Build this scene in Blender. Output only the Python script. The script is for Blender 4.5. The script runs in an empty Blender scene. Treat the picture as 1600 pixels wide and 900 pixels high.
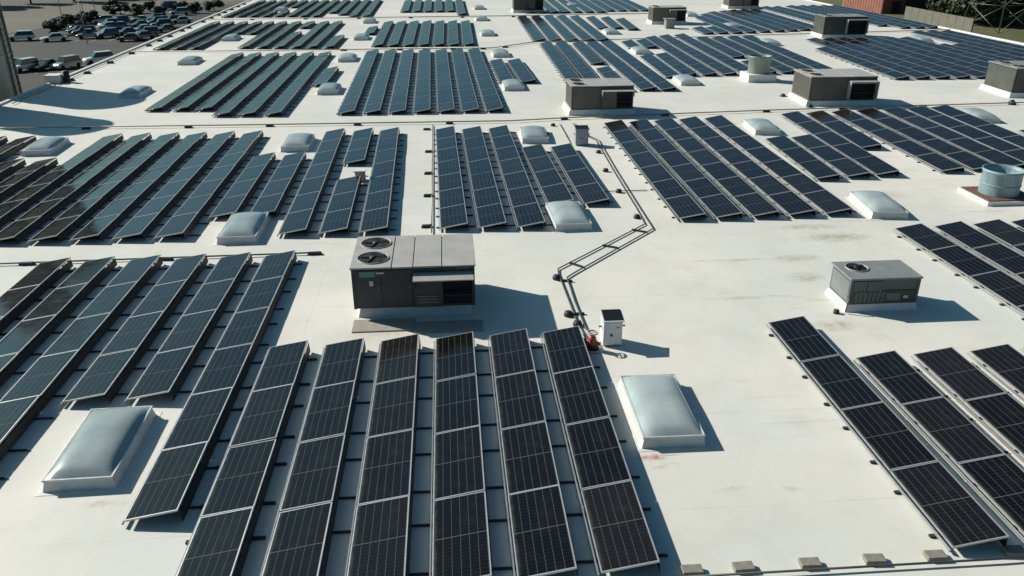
import bpy, bmesh, math, random
from mathutils import Vector, Matrix
random.seed(7)
SC = bpy.context.scene
COL = SC.collection

# ------------------------------------------------------------------ camera
H = 9.75
TH, ROLL, YAW = 0.4278730982, -0.00013605740, 0.0797829592
cy, sy = math.cos(YAW), math.sin(YAW)
fwd = Vector((sy*math.cos(TH), cy*math.cos(TH), -math.sin(TH)))
right = Vector((cy, -sy, 0.0))
up = right.cross(fwd)
r2 = math.cos(ROLL)*right + math.sin(ROLL)*up
u2 = -math.sin(ROLL)*right + math.cos(ROLL)*up
cam_d = bpy.data.cameras.new('camera')
cam = bpy.data.objects.new('camera', cam_d); COL.objects.link(cam)
cam.matrix_world = Matrix(((r2.x, u2.x, -fwd.x, 0), (r2.y, u2.y, -fwd.y, 0), (r2.z, u2.z, -fwd.z, H), (0, 0, 0, 1)))
cam_d.sensor_width = 36.0
cam_d.lens = 1240.0/1600.0*36.0
cam_d.clip_end = 5000
SC.camera = cam
# ------------------------------------------------------------------ sky + sun
TRAVEL = Vector((1.40, -0.81, -1.0)).normalized()
w = bpy.data.worlds.new('World'); SC.world = w; w.use_nodes = True
nt = w.node_tree; nt.nodes.clear()
sky = nt.nodes.new('ShaderNodeTexSky'); sky.sky_type = 'NISHITA'; sky.sun_disc = False
sky.sun_elevation = math.asin(-TRAVEL.z)
sky.sun_rotation = math.atan2(-TRAVEL.x, -TRAVEL.y)
sky.air_density = 1.0; sky.dust_density = 1.7; sky.ozone_density = 3.0
bg = nt.nodes.new('ShaderNodeBackground'); bg.inputs['Strength'].default_value = 0.05
wo = nt.nodes.new('ShaderNodeOutputWorld')
tint = nt.nodes.new('ShaderNodeMix'); tint.data_type = 'RGBA'; tint.blend_type = 'MULTIPLY'; tint.inputs[0].default_value = 1.0
tint.inputs[7].default_value = (0.57, 0.98, 1.03, 1.0)   # the photograph's cool teal daylight
nt.links.new(sky.outputs[0], tint.inputs[6]); nt.links.new(tint.outputs[2], bg.inputs[0]); nt.links.new(bg.outputs[0], wo.inputs[0])
sd = bpy.data.lights.new('sun', 'SUN'); sd.energy = 5.0; sd.angle = math.radians(0.5); sd.color = (1.0, 0.95, 0.862)
so = bpy.data.objects.new('sun', sd); COL.objects.link(so)
so.rotation_euler = TRAVEL.to_track_quat('-Z', 'Y').to_euler()
so.location = (-60, 40, 60)
SC.view_settings.view_transform = 'Standard'; SC.view_settings.look = 'None'
SC.view_settings.exposure = 0.24; SC.view_settings.gamma = 1.0
SC.render.resolution_x = 1024; SC.render.resolution_y = 576

# ------------------------------------------------------------------ materials
def mat(name, col, rough=0.6, metal=0.0, noise=0.0, nscale=3.0, spec=0.5, bump=0.0, bscale=40.0, var=0.0, coat=0.0):
    m = bpy.data.materials.new(name); m.use_nodes = True
    t = m.node_tree; b = t.nodes['Principled BSDF']
    b.inputs['Roughness'].default_value = rough; b.inputs['Metallic'].default_value = metal
    b.inputs['Specular IOR Level'].default_value = spec
    b.inputs['Coat Weight'].default_value = coat
    tc = t.nodes.new('ShaderNodeTexCoord')
    rgb = t.nodes.new('ShaderNodeRGB'); rgb.outputs[0].default_value = (*col, 1)
    out = rgb.outputs[0]
    if noise > 0:
        n = t.nodes.new('ShaderNodeTexNoise'); n.inputs['Scale'].default_value = nscale; n.inputs['Detail'].default_value = 6; n.inputs['Roughness'].default_value = 0.65
        t.links.new(tc.outputs['Object'], n.inputs['Vector'])
        mr = t.nodes.new('ShaderNodeMapRange'); mr.inputs[1].default_value = 0.3; mr.inputs[2].default_value = 0.7
        mr.inputs[3].default_value = 1-noise; mr.inputs[4].default_value = 1+noise*0.6
        t.links.new(n.outputs[0], mr.inputs[0])
        hs = t.nodes.new('ShaderNodeHueSaturation'); t.links.new(mr.outputs[0], hs.inputs['Value']); t.links.new(out, hs.inputs['Color'])
        out = hs.outputs[0]
        rr = t.nodes.new('ShaderNodeMapRange'); rr.inputs[3].default_value = max(0.02, rough-0.1); rr.inputs[4].default_value = min(1, rough+0.12)
        t.links.new(n.outputs[0], rr.inputs[0]); t.links.new(rr.outputs[0], b.inputs['Roughness'])
    if var > 0:
        oi = t.nodes.new('ShaderNodeObjectInfo'); mr2 = t.nodes.new('ShaderNodeMapRange')
        mr2.inputs[3].default_value = 1-var; mr2.inputs[4].default_value = 1+var
        t.links.new(oi.outputs['Random'], mr2.inputs[0])
        hs2 = t.nodes.new('ShaderNodeHueSaturation'); t.links.new(mr2.outputs[0], hs2.inputs['Value']); t.links.new(out, hs2.inputs['Color'])
        out = hs2.outputs[0]
    t.links.new(out, b.inputs['Base Color'])
    if bump > 0:
        n2 = t.nodes.new('ShaderNodeTexNoise'); n2.inputs['Scale'].default_value = bscale; n2.inputs['Detail'].default_value = 4
        t.links.new(tc.outputs['Object'], n2.inputs['Vector'])
        bp = t.nodes.new('ShaderNodeBump'); bp.inputs['Strength'].default_value = bump; bp.inputs['Distance'].default_value = 0.02
        t.links.new(n2.outputs[0], bp.inputs['Height']); t.links.new(bp.outputs[0], b.inputs['Normal'])
    return m

class NB:
    """tiny node builder"""
    def __init__(s, m): s.t = m.node_tree
    def n(s, typ, **kw):
        x = s.t.nodes.new(typ)
        for k, v in kw.items(): setattr(x, k, v)
        return x
    def put(s, inp, v):
        if isinstance(v, bpy.types.NodeSocket): s.t.links.new(v, inp)
        else: inp.default_value = v
    def math(s, op, a, b=None, c=None, clamp=False):
        x = s.n('ShaderNodeMath', operation=op, use_clamp=clamp)
        s.put(x.inputs[0], a)
        if b is not None: s.put(x.inputs[1], b)
        if c is not None: s.put(x.inputs[2], c)
        return x.outputs[0]
    def mix(s, f, a, b):
        x = s.n('ShaderNodeMix', data_type='RGBA')
        s.put(x.inputs[0], f)
        for i, v in ((6, a), (7, b)):
            if isinstance(v, bpy.types.NodeSocket): s.t.links.new(v, x.inputs[i])
            else: x.inputs[i].default_value = (*v, 1)
        return x.outputs[2]
    def noise(s, vec, sc, det=5, rough=0.6):
        x = s.n('ShaderNodeTexNoise'); s.t.links.new(vec, x.inputs['Vector'])
        x.inputs['Scale'].default_value = sc; x.inputs['Detail'].default_value = det; x.inputs['Roughness'].default_value = rough
        return x.outputs[0]
    def rng(s, v, a, b, c=0.0, d=1.0, smooth=True):
        x = s.n('ShaderNodeMapRange', interpolation_type='SMOOTHSTEP' if smooth else 'LINEAR')
        s.put(x.inputs[0], v)
        for i, q in zip((1, 2, 3, 4), (a, b, c, d)): x.inputs[i].default_value = q
        return x.outputs[0]

# roof membrane: off white sheets with welded laps, ponding marks and smudges
def roof_material():
    m = bpy.data.materials.new('roof_membrane'); m.use_nodes = True; N = NB(m)
    b = m.node_tree.nodes['Principled BSDF']
    tc = N.n('ShaderNodeTexCoord').outputs['Object']
    sep = N.n('ShaderNodeSeparateXYZ'); m.node_tree.links.new(tc, sep.inputs[0]); X, Y = sep.outputs[0], sep.outputs[1]
    big = N.noise(tc, 0.11, 4, 0.55); mid = N.noise(tc, 0.7, 6, 0.65); fine = N.noise(tc, 9.0, 5, 0.7)
    col = N.mix(N.rng(big, 0.35, 0.68), (0.745, 0.715, 0.64), (0.635, 0.64, 0.585))
    sheet = N.n('ShaderNodeTexWhiteNoise', noise_dimensions='2D'); cmb = N.n('ShaderNodeCombineXYZ')
    m.node_tree.links.new(N.math('FLOOR', N.math('DIVIDE', N.math('ADD', Y, 0.9+1.525), 3.05)), cmb.inputs[0]); m.node_tree.links.new(N.math('FLOOR', N.math('DIVIDE', N.math('ADD', X, 4.0+7.6), 15.2)), cmb.inputs[1])
    m.node_tree.links.new(cmb.outputs[0], sheet.inputs[0])
    col = N.mix(N.math('MULTIPLY', sheet.outputs[0], 0.22), col, (0.52, 0.52, 0.485))
    col = N.mix(N.rng(mid, 0.42, 0.72, 0, 0.55), col, (0.60, 0.575, 0.50))
    ring = N.math('ABSOLUTE', N.math('SUBTRACT', N.noise(tc, 0.33, 4, 0.55), 0.52))
    col = N.mix(N.math('MULTIPLY', N.rng(ring, 0.014, 0.0, 0, 0.13), N.rng(fine, 0.35, 0.65)), col, (0.43, 0.40, 0.33))
    col = N.mix(N.rng(fine, 0.55, 0.8, 0, 0.22), col, (0.50, 0.48, 0.43))
    # cool ponding tint
    pond = N.noise(tc, 0.23, 3, 0.5)
    col = N.mix(N.rng(pond, 0.56, 0.62, 0, 0.22), col, (0.60, 0.64, 0.61))
    # streaky dirt stretched along the sheets
    mp = N.n('ShaderNodeMapping'); m.node_tree.links.new(tc, mp.inputs[0]); mp.inputs['Scale'].default_value = (0.35, 3.2, 1)
    st = N.noise(mp.outputs[0], 1.0, 5, 0.7)
    reg = N.rng(N.noise(tc, 0.16, 2), 0.48, 0.60, 0.18, 1.0)
    col = N.mix(N.math('MULTIPLY', N.rng(st, 0.56, 0.72, 0, 0.4), reg), col, (0.40, 0.37, 0.30))
    # lap seams: sheets 3.05 m wide running along X, end laps every 30 m
    fy = N.math('ABSOLUTE', N.math('SUBTRACT', N.math('FRACT', N.math('DIVIDE', N.math('ADD', Y, 0.9), 3.05)), 0.5))
    seam = N.rng(fy, 0.5-0.012, 0.5-0.004, 0, 1)
    fx = N.math('ABSOLUTE', N.math('SUBTRACT', N.math('FRACT', N.math('DIVIDE', N.math('ADD', X, 4.0), 15.2)), 0.5))
    seam2 = N.rng(fx, 0.5-0.0025, 0.5-0.0008, 0, 1)
    sm = N.math('MAXIMUM', seam, seam2)
    sv = N.rng(N.noise(tc, 0.5, 3), 0.4, 0.65, 0.02, 0.22)
    col = N.mix(N.math('MULTIPLY', sm, sv), col, (0.42, 0.40, 0.35))
    # local smudges (worn and dirty spots with a place of their own)
    wob = N.n('ShaderNodeVectorMath', operation='SCALE'); nz = N.n('ShaderNodeTexNoise'); m.node_tree.links.new(tc, nz.inputs['Vector']); nz.inputs['Scale'].default_value = 2.6; nz.inputs['Detail'].default_value = 8; nz.inputs['Roughness'].default_value = 0.75
    sub = N.n('ShaderNodeVectorMath', operation='SUBTRACT'); m.node_tree.links.new(nz.outputs['Color'], sub.inputs[0]); sub.inputs[1].default_value = (0.5, 0.5, 0.5)
    m.node_tree.links.new(sub.outputs[0], wob.inputs[0]); wob.inputs['Scale'].default_value = 0.55
    add = N.n('ShaderNodeVectorMath', operation='ADD'); m.node_tree.links.new(tc, add.inputs[0]); m.node_tree.links.new(wob.outputs[0], add.inputs[1])
    smud = N.noise(tc, 3.5, 7, 0.75)
    def spot(x, y, rx, ry, amt, c, vec=add.outputs[0]):
        nonlocal col
        p = N.n('ShaderNodeMapping', vector_type='TEXTURE'); m.node_tree.links.new(vec, p.inputs[0])
        p.inputs['Location'].default_value = (x, y, 0); p.inputs['Scale'].default_value = (rx, ry, 50)
        ln = N.n('ShaderNodeVectorMath', operation='LENGTH'); m.node_tree.links.new(p.outputs[0], ln.inputs[0])
        col = N.mix(N.math('MULTIPLY', N.rng(ln.outputs['Value'], 1.0, 0.1, 0, amt), N.rng(smud, 0.38, 0.62, 0.25, 1.0)), col, c)
    brown = (0.36, 0.32, 0.22)
    spot(13.2, 24.6, 1.7, 0.6, 0.9, brown); spot(11.1, 22.9, 1.1, 0.4, 0.8, brown); spot(12.6, 25.7, 1.8, 0.4, 0.7, brown)
    spot(10.2, 18.2, 0.8, 0.4, 0.8, brown); spot(8.9, 22.9, 2.2, 0.16, 0.6, brown); spot(8.7, 20.1, 2.3, 0.16, 0.5, brown)
    spot(10.7, 21.4, 0.8, 0.6, 0.7, brown); spot(17.5, 29.0, 1.4, 0.8, 0.35, (0.34, 0.33, 0.2)); spot(19.0, 32.5, 0.5, 1.4, 0.35, (0.33, 0.35, 0.2))
    spot(-6.6, 12.3, 0.7, 0.15, 0.5, brown); spot(-5.9, 12.1, 0.25, 0.12, 0.6, brown); spot(5.1, 11.75, 0.5, 0.1, 0.4, brown)
    spot(6.3, 11.7, 0.3, 0.12, 0.45, brown); spot(4.15, 12.6, 0.35, 0.08, 0.45, brown); spot(-9.0, 12.5, 0.2, 0.1, 0.4, brown)
    spot(3.86, 12.88, 0.42, 0.15, 1.0, (0.36, 0.05, 0.03), tc); spot(4.25, 12.92, 0.3, 0.04, 0.9, (0.2, 0.16, 0.1), tc); spot(3.95, 12.55, 0.22, 0.08, 0.7, brown, tc); spot(-7.6, 16.3, 0.25, 0.2, 0.4, brown)
    spot(15.0, 26.2, 2.5, 0.25, 0.3, brown); spot(20.0, 26.8, 1.8, 0.2, 0.4, brown); spot(-1.9, 18.75, 1.8, 0.7, 0.4, (0.5, 0.36, 0.27))
    m.node_tree.links.new(col, b.inputs['Base Color'])
    b.inputs['Roughness'].default_value = 0.62; b.inputs['Specular IOR Level'].default_value = 0.25
    bp = N.n('ShaderNodeBump'); bp.inputs['Strength'].default_value = 0.5; bp.inputs['Distance'].default_value = 0.02
    hgt = N.math('ADD', N.math('MULTIPLY', mid, 0.9), N.math('ADD', N.math('MULTIPLY', sm, 0.12), N.math('MULTIPLY', big, 3.0)))
    m.node_tree.links.new(hgt, bp.inputs['Height']); m.node_tree.links.new(bp.outputs[0], b.inputs['Normal'])
    return m

# solar cells: 6 columns x 24 half cells, white mid gap; object coords in metres (x 0..W, y 0..L)
PW, PL = 0.975, 2.06
def cell_material():
    m = bpy.data.materials.new('solar_cells'); m.use_nodes = True; N = NB(m)
    b = m.node_tree.nodes['Principled BSDF']
    tc = N.n('ShaderNodeTexCoord').outputs['Object']
    sep = N.n('ShaderNodeSeparateXYZ'); m.node_tree.links.new(tc, sep.inputs[0]); X, Y = sep.outputs[0], sep.outputs[1]
    u = N.math('FRACT', N.math('MULTIPLY', N.math('SUBTRACT', X, 0.03), 6/(PW-0.06)))
    du = N.math('ABSOLUTE', N.math('SUBTRACT', u, 0.5))
    cl = N.rng(du, 0.455, 0.487, 0, 1)
    v = N.math('FRACT', N.math('MULTIPLY', N.math('SUBTRACT', Y, 0.03), 24/(PL-0.06)))
    dv = N.math('ABSOLUTE', N.math('SUBTRACT', v, 0.5))
    rl = N.rng(dv, 0.45, 0.49, 0, 0.30)
    bb = N.math('FRACT', N.math('MULTIPLY', N.math('SUBTRACT', X, 0.03), 30/(PW-0.06)))
    bl = N.rng(N.math('ABSOLUTE', N.math('SUBTRACT', bb, 0.5)), 0.45, 0.49, 0, 0.10)
    md = N.rng(N.math('ABSOLUTE', N.math('SUBTRACT', Y, PL/2)), 0.013, 0.007, 0, 1.6)
    ln = N.math('MAXIMUM', N.math('MAXIMUM', cl, rl), N.math('MAXIMUM', bl, md), clamp=True)
    oi = N.n('ShaderNodeObjectInfo').outputs['Random']
    base = N.mix(oi, (0.0030, 0.0032, 0.0036), (0.0070, 0.0068, 0.0072))
    dirt = N.noise(tc, 2.3, 4)
    base = N.mix(N.rng(dirt, 0.45, 0.8, 0, 0.09), base, (0.10, 0.10, 0.09))
    base = N.mix(N.math('MULTIPLY', N.math('POWER', oi, 8.0), 0.025), base, (0.18, 0.16, 0.13))
    col = N.mix(ln, base, (0.080, 0.078, 0.072))
    col = N.mix(N.math('MULTIPLY', N.rng(X, 0.10, 0.03, 0, 0.35), N.rng(dirt, 0.35, 0.6)), col, (0.13, 0.12, 0.10))
    m.node_tree.links.new(col, b.inputs['Base Color'])
    b.inputs['Roughness'].default_value = 0.16
    m.node_tree.links.new(N.rng(N.noise(tc, 3.0, 3), 0.3, 0.7, 0.06, 0.16), b.inputs['Roughness'])
    b.inputs['IOR'].default_value = 1.46
    b.inputs['Specular IOR Level'].default_value = 0.5
    return m

def ground_material(name, a, b_, c, s1=0.05, s2=0.6, rough=0.95):
    m = bpy.data.materials.new(name); m.use_nodes = True; N = NB(m)
    b = m.node_tree.nodes['Principled BSDF']; tc = N.n('ShaderNodeTexCoord').outputs['Object']
    col = N.mix(N.rng(N.noise(tc, s1, 5), 0.35, 0.65), a, b_)
    col = N.mix(N.rng(N.noise(tc, s2, 6, 0.7), 0.4, 0.75, 0, 0.6), col, c)
    m.node_tree.links.new(col, b.inputs['Base Color']); b.inputs['Roughness'].default_value = rough
    return m

def leaf_material(name, a, b_):
    m = bpy.data.materials.new(name); m.use_nodes = True; N = NB(m)
    b = m.node_tree.nodes['Principled BSDF']; tc = N.n('ShaderNodeTexCoord').outputs['Object']
    col = N.mix(N.rng(N.noise(tc, 0.9, 3), 0.3, 0.7), a, b_)
    m.node_tree.links.new(col, b.inputs['Base Color']); b.inputs['Roughness'].default_value = 0.7
    return m

def galv_material(name, col, streak):
    m = bpy.data.materials.new(name); m.use_nodes = True; N = NB(m)
    b = m.node_tree.nodes['Principled BSDF']; tc = N.n('ShaderNodeTexCoord').outputs['Object']
    mp = N.n('ShaderNodeMapping'); m.node_tree.links.new(tc, mp.inputs[0]); mp.inputs['Scale'].default_value = (6, 6, 0.6)
    c = N.mix(N.rng(N.noise(mp.outputs[0], 1.5, 5, 0.7), 0.35, 0.7), col, streak)
    m.node_tree.links.new(c, b.inputs['Base Color']); b.inputs['Roughness'].default_value = 0.55; b.inputs['Metallic'].default_value = 0.15
    return m

M = dict(
    roof=roof_material(), cells=cell_material(),
    frame=mat('anodised_frame', (0.45, 0.46, 0.46), 0.4, 0.5, 0.12, 4),
    rail=mat('galvanised_rail', (0.42, 0.44, 0.45), 0.4, 0.6, 0.15, 5),
    backsheet=mat('panel_backsheet', (0.012, 0.013, 0.014), 0.35),
    deflector=mat('dark_deflector', (0.018, 0.019, 0.02), 0.6, 0.0, 0.25, 2),
    foot=mat('black_racking_plastic', (0.022, 0.023, 0.024), 0.6, 0, 0.3, 5),
    white=mat('white_flashing', (0.72, 0.71, 0.67), 0.6, 0, 0.14, 2.5, bump=0.2),
    patch=mat('membrane_patch', (0.665, 0.645, 0.595), 0.55, 0, 0.1, 4),
    curb=mat('painted_curb', (0.60, 0.61, 0.58), 0.6, 0, 0.2, 2.5, bump=0.2),
    whitepaint=mat('white_cabinet_paint', (0.72, 0.73, 0.72), 0.4, 0, 0.08, 3),
    dome=mat('acrylic_dome', (0.34, 0.40, 0.395), 0.24, 0, 0.18, 1.2, coat=0.25, var=0.12),
    rim=mat('aluminium_rim', (0.58, 0.60, 0.59), 0.45, 0.2, 0.15, 5),
    hv_dark=mat('hvac_dark_paint', (0.052, 0.055, 0.053), 0.5, 0, 0.3, 1.6, bump=0.1, bscale=8),
    hv_olive=mat('hvac_weathered_paint', (0.135, 0.12, 0.098), 0.6, 0, 0.3, 1.4),
    hv_top=mat('hvac_lid_paint', (0.40, 0.385, 0.36), 0.55, 0, 0.14, 1.8),
    hv_grey=mat('hvac_grey_paint', (0.235, 0.255, 0.245), 0.5, 0, 0.2, 1.6),
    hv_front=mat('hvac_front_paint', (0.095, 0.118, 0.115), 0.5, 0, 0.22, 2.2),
    hv_side=mat('hvac_side_paint', (0.085, 0.092, 0.078), 0.6, 0, 0.25, 1.4),
    coil=mat('coil_fins', (0.12, 0.115, 0.10), 0.55, 0.3, 0.3, 9),
    black=mat('black_opening', (0.006, 0.006, 0.007), 0.8),
    fan=mat('fan_blades', (0.012, 0.015, 0.014), 0.5, 0.2, 0.2, 6),
    louvre=mat('louvre_metal', (0.15, 0.16, 0.155), 0.45, 0.4, 0.2, 6),
    green=mat('green_sticker', (0.14, 0.29, 0.22), 0.5), paper=mat('white_sticker', (0.55, 0.56, 0.54), 0.6),
    wood=mat('timber_sleeper', (0.25, 0.235, 0.19), 0.85, 0, 0.25, 9, bump=0.4),
    pipe=mat('gas_pipe_paint', (0.36, 0.29, 0.22), 0.5, 0, 0.25, 3),
    dpipe=mat('dark_steel_pipe', (0.085, 0.07, 0.06), 0.5, 0.3, 0.3, 3),
    tray=mat('cable_tray_steel', (0.17, 0.175, 0.16), 0.4, 0.5, 0.25, 4),
    vent=galv_material('galvanised_vent', (0.25, 0.35, 0.38), (0.15, 0.23, 0.26)),
    vent_b=galv_material('weathered_vent', (0.25, 0.29, 0.26), (0.17, 0.20, 0.18)),
    rust=mat('rusty_plate', (0.16, 0.075, 0.06), 0.8, 0, 0.4, 5),
    pad=mat('walkway_pad', (0.36, 0.325, 0.27), 0.9, 0, 0.2, 5, bump=0.3),
    red=mat('red_valve_paint', (0.42, 0.07, 0.06), 0.45, 0, 0.3, 12), brass=mat('pale_cloth', (0.55, 0.42, 0.38), 0.8, 0, 0.2, 10),
    wall=mat('warehouse_wall_paint', (0.34, 0.32, 0.28), 0.85, 0, 0.15, 0.4), coping=mat('roof_edge_metal', (0.68, 0.66, 0.6), 0.5, 0, 0.12, 2),
    silo=galv_material('silo_concrete', (0.48, 0.46, 0.37), (0.38, 0.365, 0.29)),
    ground=ground_material('dry_ground', (0.085, 0.078, 0.055), (0.055, 0.06, 0.036), (0.105, 0.095, 0.07)),
    asphalt=ground_material('parking_asphalt', (0.034, 0.036, 0.031), (0.042, 0.042, 0.035), (0.028, 0.029, 0.026), 0.04, 0.8),
    road=ground_material('dirt_road', (0.125, 0.115, 0.088), (0.10, 0.092, 0.068), (0.14, 0.125, 0.095), 0.05, 0.5),
    grass=ground_material('dry_grass', (0.085, 0.095, 0.03), (0.13, 0.125, 0.05), (0.055, 0.06, 0.025), 0.09, 0.7),
    line=mat('road_paint', (0.5, 0.5, 0.46), 0.7, 0, 0.3, 2),
    leaf=leaf_material('dark_foliage', (0.010, 0.020, 0.009), (0.028, 0.042, 0.017)), leaf2=leaf_material('olive_foliage', (0.030, 0.040, 0.014), (0.06, 0.07, 0.028)),
    bark=mat('bark', (0.09, 0.07, 0.05), 0.9, 0, 0.3, 5),
    brick=mat('red_cladding', (0.30, 0.12, 0.09), 0.75, 0, 0.25, 0.7), darkwall=mat('dark_cladding', (0.035, 0.022, 0.022), 0.7, 0, 0.3, 0.5),
    conc=mat('concrete_wall', (0.15, 0.142, 0.11), 0.9, 0, 0.2, 0.9, bump=0.3, bscale=3), steel=mat('pylon_steel', (0.20, 0.21, 0.19), 0.5, 0.5, 0.15, 3),
    glass=mat('vehicle_glass', (0.012, 0.014, 0.017), 0.06, 0, 0, spec=0.7), tyre=mat('tyre_rubber', (0.012, 0.012, 0.012), 0.8), hub=mat('wheel_hub', (0.3, 0.3, 0.3), 0.4, 0.6),
    lamp=mat('lamp_glass', (0.6, 0.6, 0.6), 0.2), grey2=mat('box_grey_paint', (0.30, 0.33, 0.37), 0.5, 0, 0.15, 4),
)
def pane_sheen():
    for k in ('cells',): pass

# ------------------------------------------------------------------ mesh helpers
class MB:
    def __init__(s): s.v = []; s.f = []; s.m = []; s.smooth = []
    def quad(s, pts, mi=0, sm=False):
        n = len(s.v); s.v += [tuple(p) for p in pts]; s.f.append(tuple(range(n, n+len(pts)))); s.m.append(mi); s.smooth.append(sm)
    def box(s, x0, y0, z0, x1, y1, z1, mi=0, top=None):
        n = len(s.v)
        s.v += [(x0,y0,z0),(x1,y0,z0),(x1,y1,z0),(x0,y1,z0),(x0,y0,z1),(x1,y0,z1),(x1,y1,z1),(x0,y1,z1)]
        for i, q in enumerate(((0,3,2,1),(4,5,6,7),(0,1,5,4),(1,2,6,5),(2,3,7,6),(3,0,4,7))):
            s.f.append(tuple(n+k for k in q)); s.m.append(top if (top is not None and i == 1) else mi); s.smooth.append(False)
        return s
    def hexa(s, p, mi=0):
        n = len(s.v); s.v += [tuple(q) for q in p]
        for q in ((0,3,2,1),(4,5,6,7),(0,1,5,4),(1,2,6,5),(2,3,7,6),(3,0,4,7)):
            s.f.append(tuple(n+k for k in q)); s.m.append(mi); s.smooth.append(False)
        return s
    def lathe(s, prof, seg=24, c=(0,0), mi=0, caps=False, sm=True):
        n = len(s.v)
        for r, z in prof:
            for k in range(seg):
                a = 2*math.pi*k/seg; s.v.append((c[0]+r*math.cos(a), c[1]+r*math.sin(a), z))
        for i in range(len(prof)-1):
            for k in range(seg):
                k2 = (k+1) % seg
                s.f.append((n+i*seg+k, n+i*seg+k2, n+(i+1)*seg+k2, n+(i+1)*seg+k)); s.m.append(mi); s.smooth.append(sm)
        if caps:
            s.f.append(tuple(n+k for k in reversed(range(seg)))); s.m.append(mi); s.smooth.append(False)
            b = n+(len(prof)-1)*seg; s.f.append(tuple(b+k for k in range(seg))); s.m.append(mi); s.smooth.append(False)
        return s
    def tube(s, pts, r, seg=8, mi=0):
        pts = [Vector(p) for p in pts]; n = len(s.v)
        for i, p in enumerate(pts):
            d = ((pts[min(i+1, len(pts)-1)]-p).normalized() + (p-pts[max(i-1, 0)]).normalized())
            d = d.normalized() if d.length > 1e-6 else Vector((0,0,1))
            a = d.cross(Vector((0,0,1)));  a = a.normalized() if a.length > 1e-3 else Vector((1,0,0)); b = d.cross(a)
            for k in range(seg):
                t = 2*math.pi*k/seg; q = p + r*(math.cos(t)*a+math.sin(t)*b); s.v.append(tuple(q))
        for i in range(len(pts)-1):
            for k in range(seg):
                k2 = (k+1) % seg; s.f.append((n+i*seg+k, n+i*seg+k2, n+(i+1)*seg+k2, n+(i+1)*seg+k)); s.m.append(mi); s.smooth.append(True)
        s.f.append(tuple(n+k for k in range(seg))); s.m.append(mi); s.smooth.append(False)
        b = n+(len(pts)-1)*seg; s.f.append(tuple(b+k for k in reversed(range(seg)))); s.m.append(mi); s.smooth.append(False)
        return s
    def mesh(s, name, mats):
        me = bpy.data.meshes.new(name); me.from_pydata(s.v, [], s.f)
        for m in (mats if isinstance(mats, (list, tuple)) else [mats]): me.materials.append(m)
        for p, mi, sm in zip(me.polygons, s.m, s.smooth): p.material_index = mi; p.use_smooth = sm
        bm = bmesh.new(); bm.from_mesh(me); bmesh.ops.recalc_face_normals(bm, faces=bm.faces); bm.to_mesh(me); bm.free()
        me.update(); return me
    def build(s, name, mats, parent=None, bevel=0.0):
        return link(name, s.mesh(name, mats), parent, bevel=bevel)
def link(name, me, parent=None, loc=(0,0,0), rot=(0,0,0), scl=(1,1,1), bevel=0.0):
    o = bpy.data.objects.new(name, me); COL.objects.link(o); o.parent = parent
    o.location = loc; o.rotation_euler = rot; o.scale = scl
    if bevel > 0:
        b = o.modifiers.new('bevel', 'BEVEL'); b.width = bevel; b.segments = 2; b.limit_method = 'ANGLE'
    return o
def tag(o, label=None, cat=None, group=None, kind=None):
    if label: o['label'] = label
    if cat: o['category'] = cat
    if group: o['group'] = group
    if kind: o['kind'] = kind
    return o
def thing(name, label, cat, loc=(0,0,0), rz=0.0, group=None):
    o = link(name, None, None, loc, (0,0,rz)); return tag(o, label, cat, group)
def copy_tree(o, parent=None):
    c = o.copy(); COL.objects.link(c); c.parent = parent
    for ch in o.children: copy_tree(ch, c)
    return c
ORD = ['', 'first','second','third','fourth','fifth','sixth','seventh','eighth','ninth','tenth','eleventh','twelfth','thirteenth','fourteenth','fifteenth','sixteenth','seventeenth','eighteenth','nineteenth','twentieth','twenty-first','twenty-second']
NUM = ['zero','one','two','three','four','five','six','seven','eight','nine','ten','eleven','twelve','thirteen','fourteen','fifteen']

# ------------------------------------------------------------------ ground, roads and sky side setting
GZ = -9.5
g = MB(); g.quad([(-2500,-600,GZ),(2500,-600,GZ),(2500,3500,GZ),(-2500,3500,GZ)]); tag(g.build('ground', M['ground']), kind='structure')
p = MB(); p.quad([(-96,60,GZ+.004),(-29,60,GZ+.004),(-29,215,GZ+.004),(-66,236,GZ+.004),(-84,196,GZ+.004),(-84,172,GZ+.004),(-96,160,GZ+.004)]); tag(p.build('parking_lot', M['asphalt']), kind='structure')
p = MB(); p.quad([(-260,120,GZ+.006),(-84,173,GZ+.006),(-84,190,GZ+.006),(-66,237,GZ+.006),(-30,262,GZ+.006),(-40,330,GZ+.006),(-84,246,GZ+.006),(-110,224,GZ+.006),(-260,190,GZ+.006)]); tag(p.build('dirt_road', M['road']), kind='structure')
p = MB(); p.quad([(54,20,GZ+.004),(160,20,GZ+.004),(160,260,GZ+.004),(54,260,GZ+.004)]); tag(p.build('grass_verge', M['grass']), kind='structure')
ln = MB()
for k in range(15):
    x = -80+3.0*k
    for (ya, yb) in ((121.5, 127), (157, 162.5)):
        ln.quad([(x,ya,GZ+.008),(x+.12,ya,GZ+.008),(x+.12,yb,GZ+.008),(x,yb,GZ+.008)])
tag(ln.build('parking_lines', M['line']), kind='structure')

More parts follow.
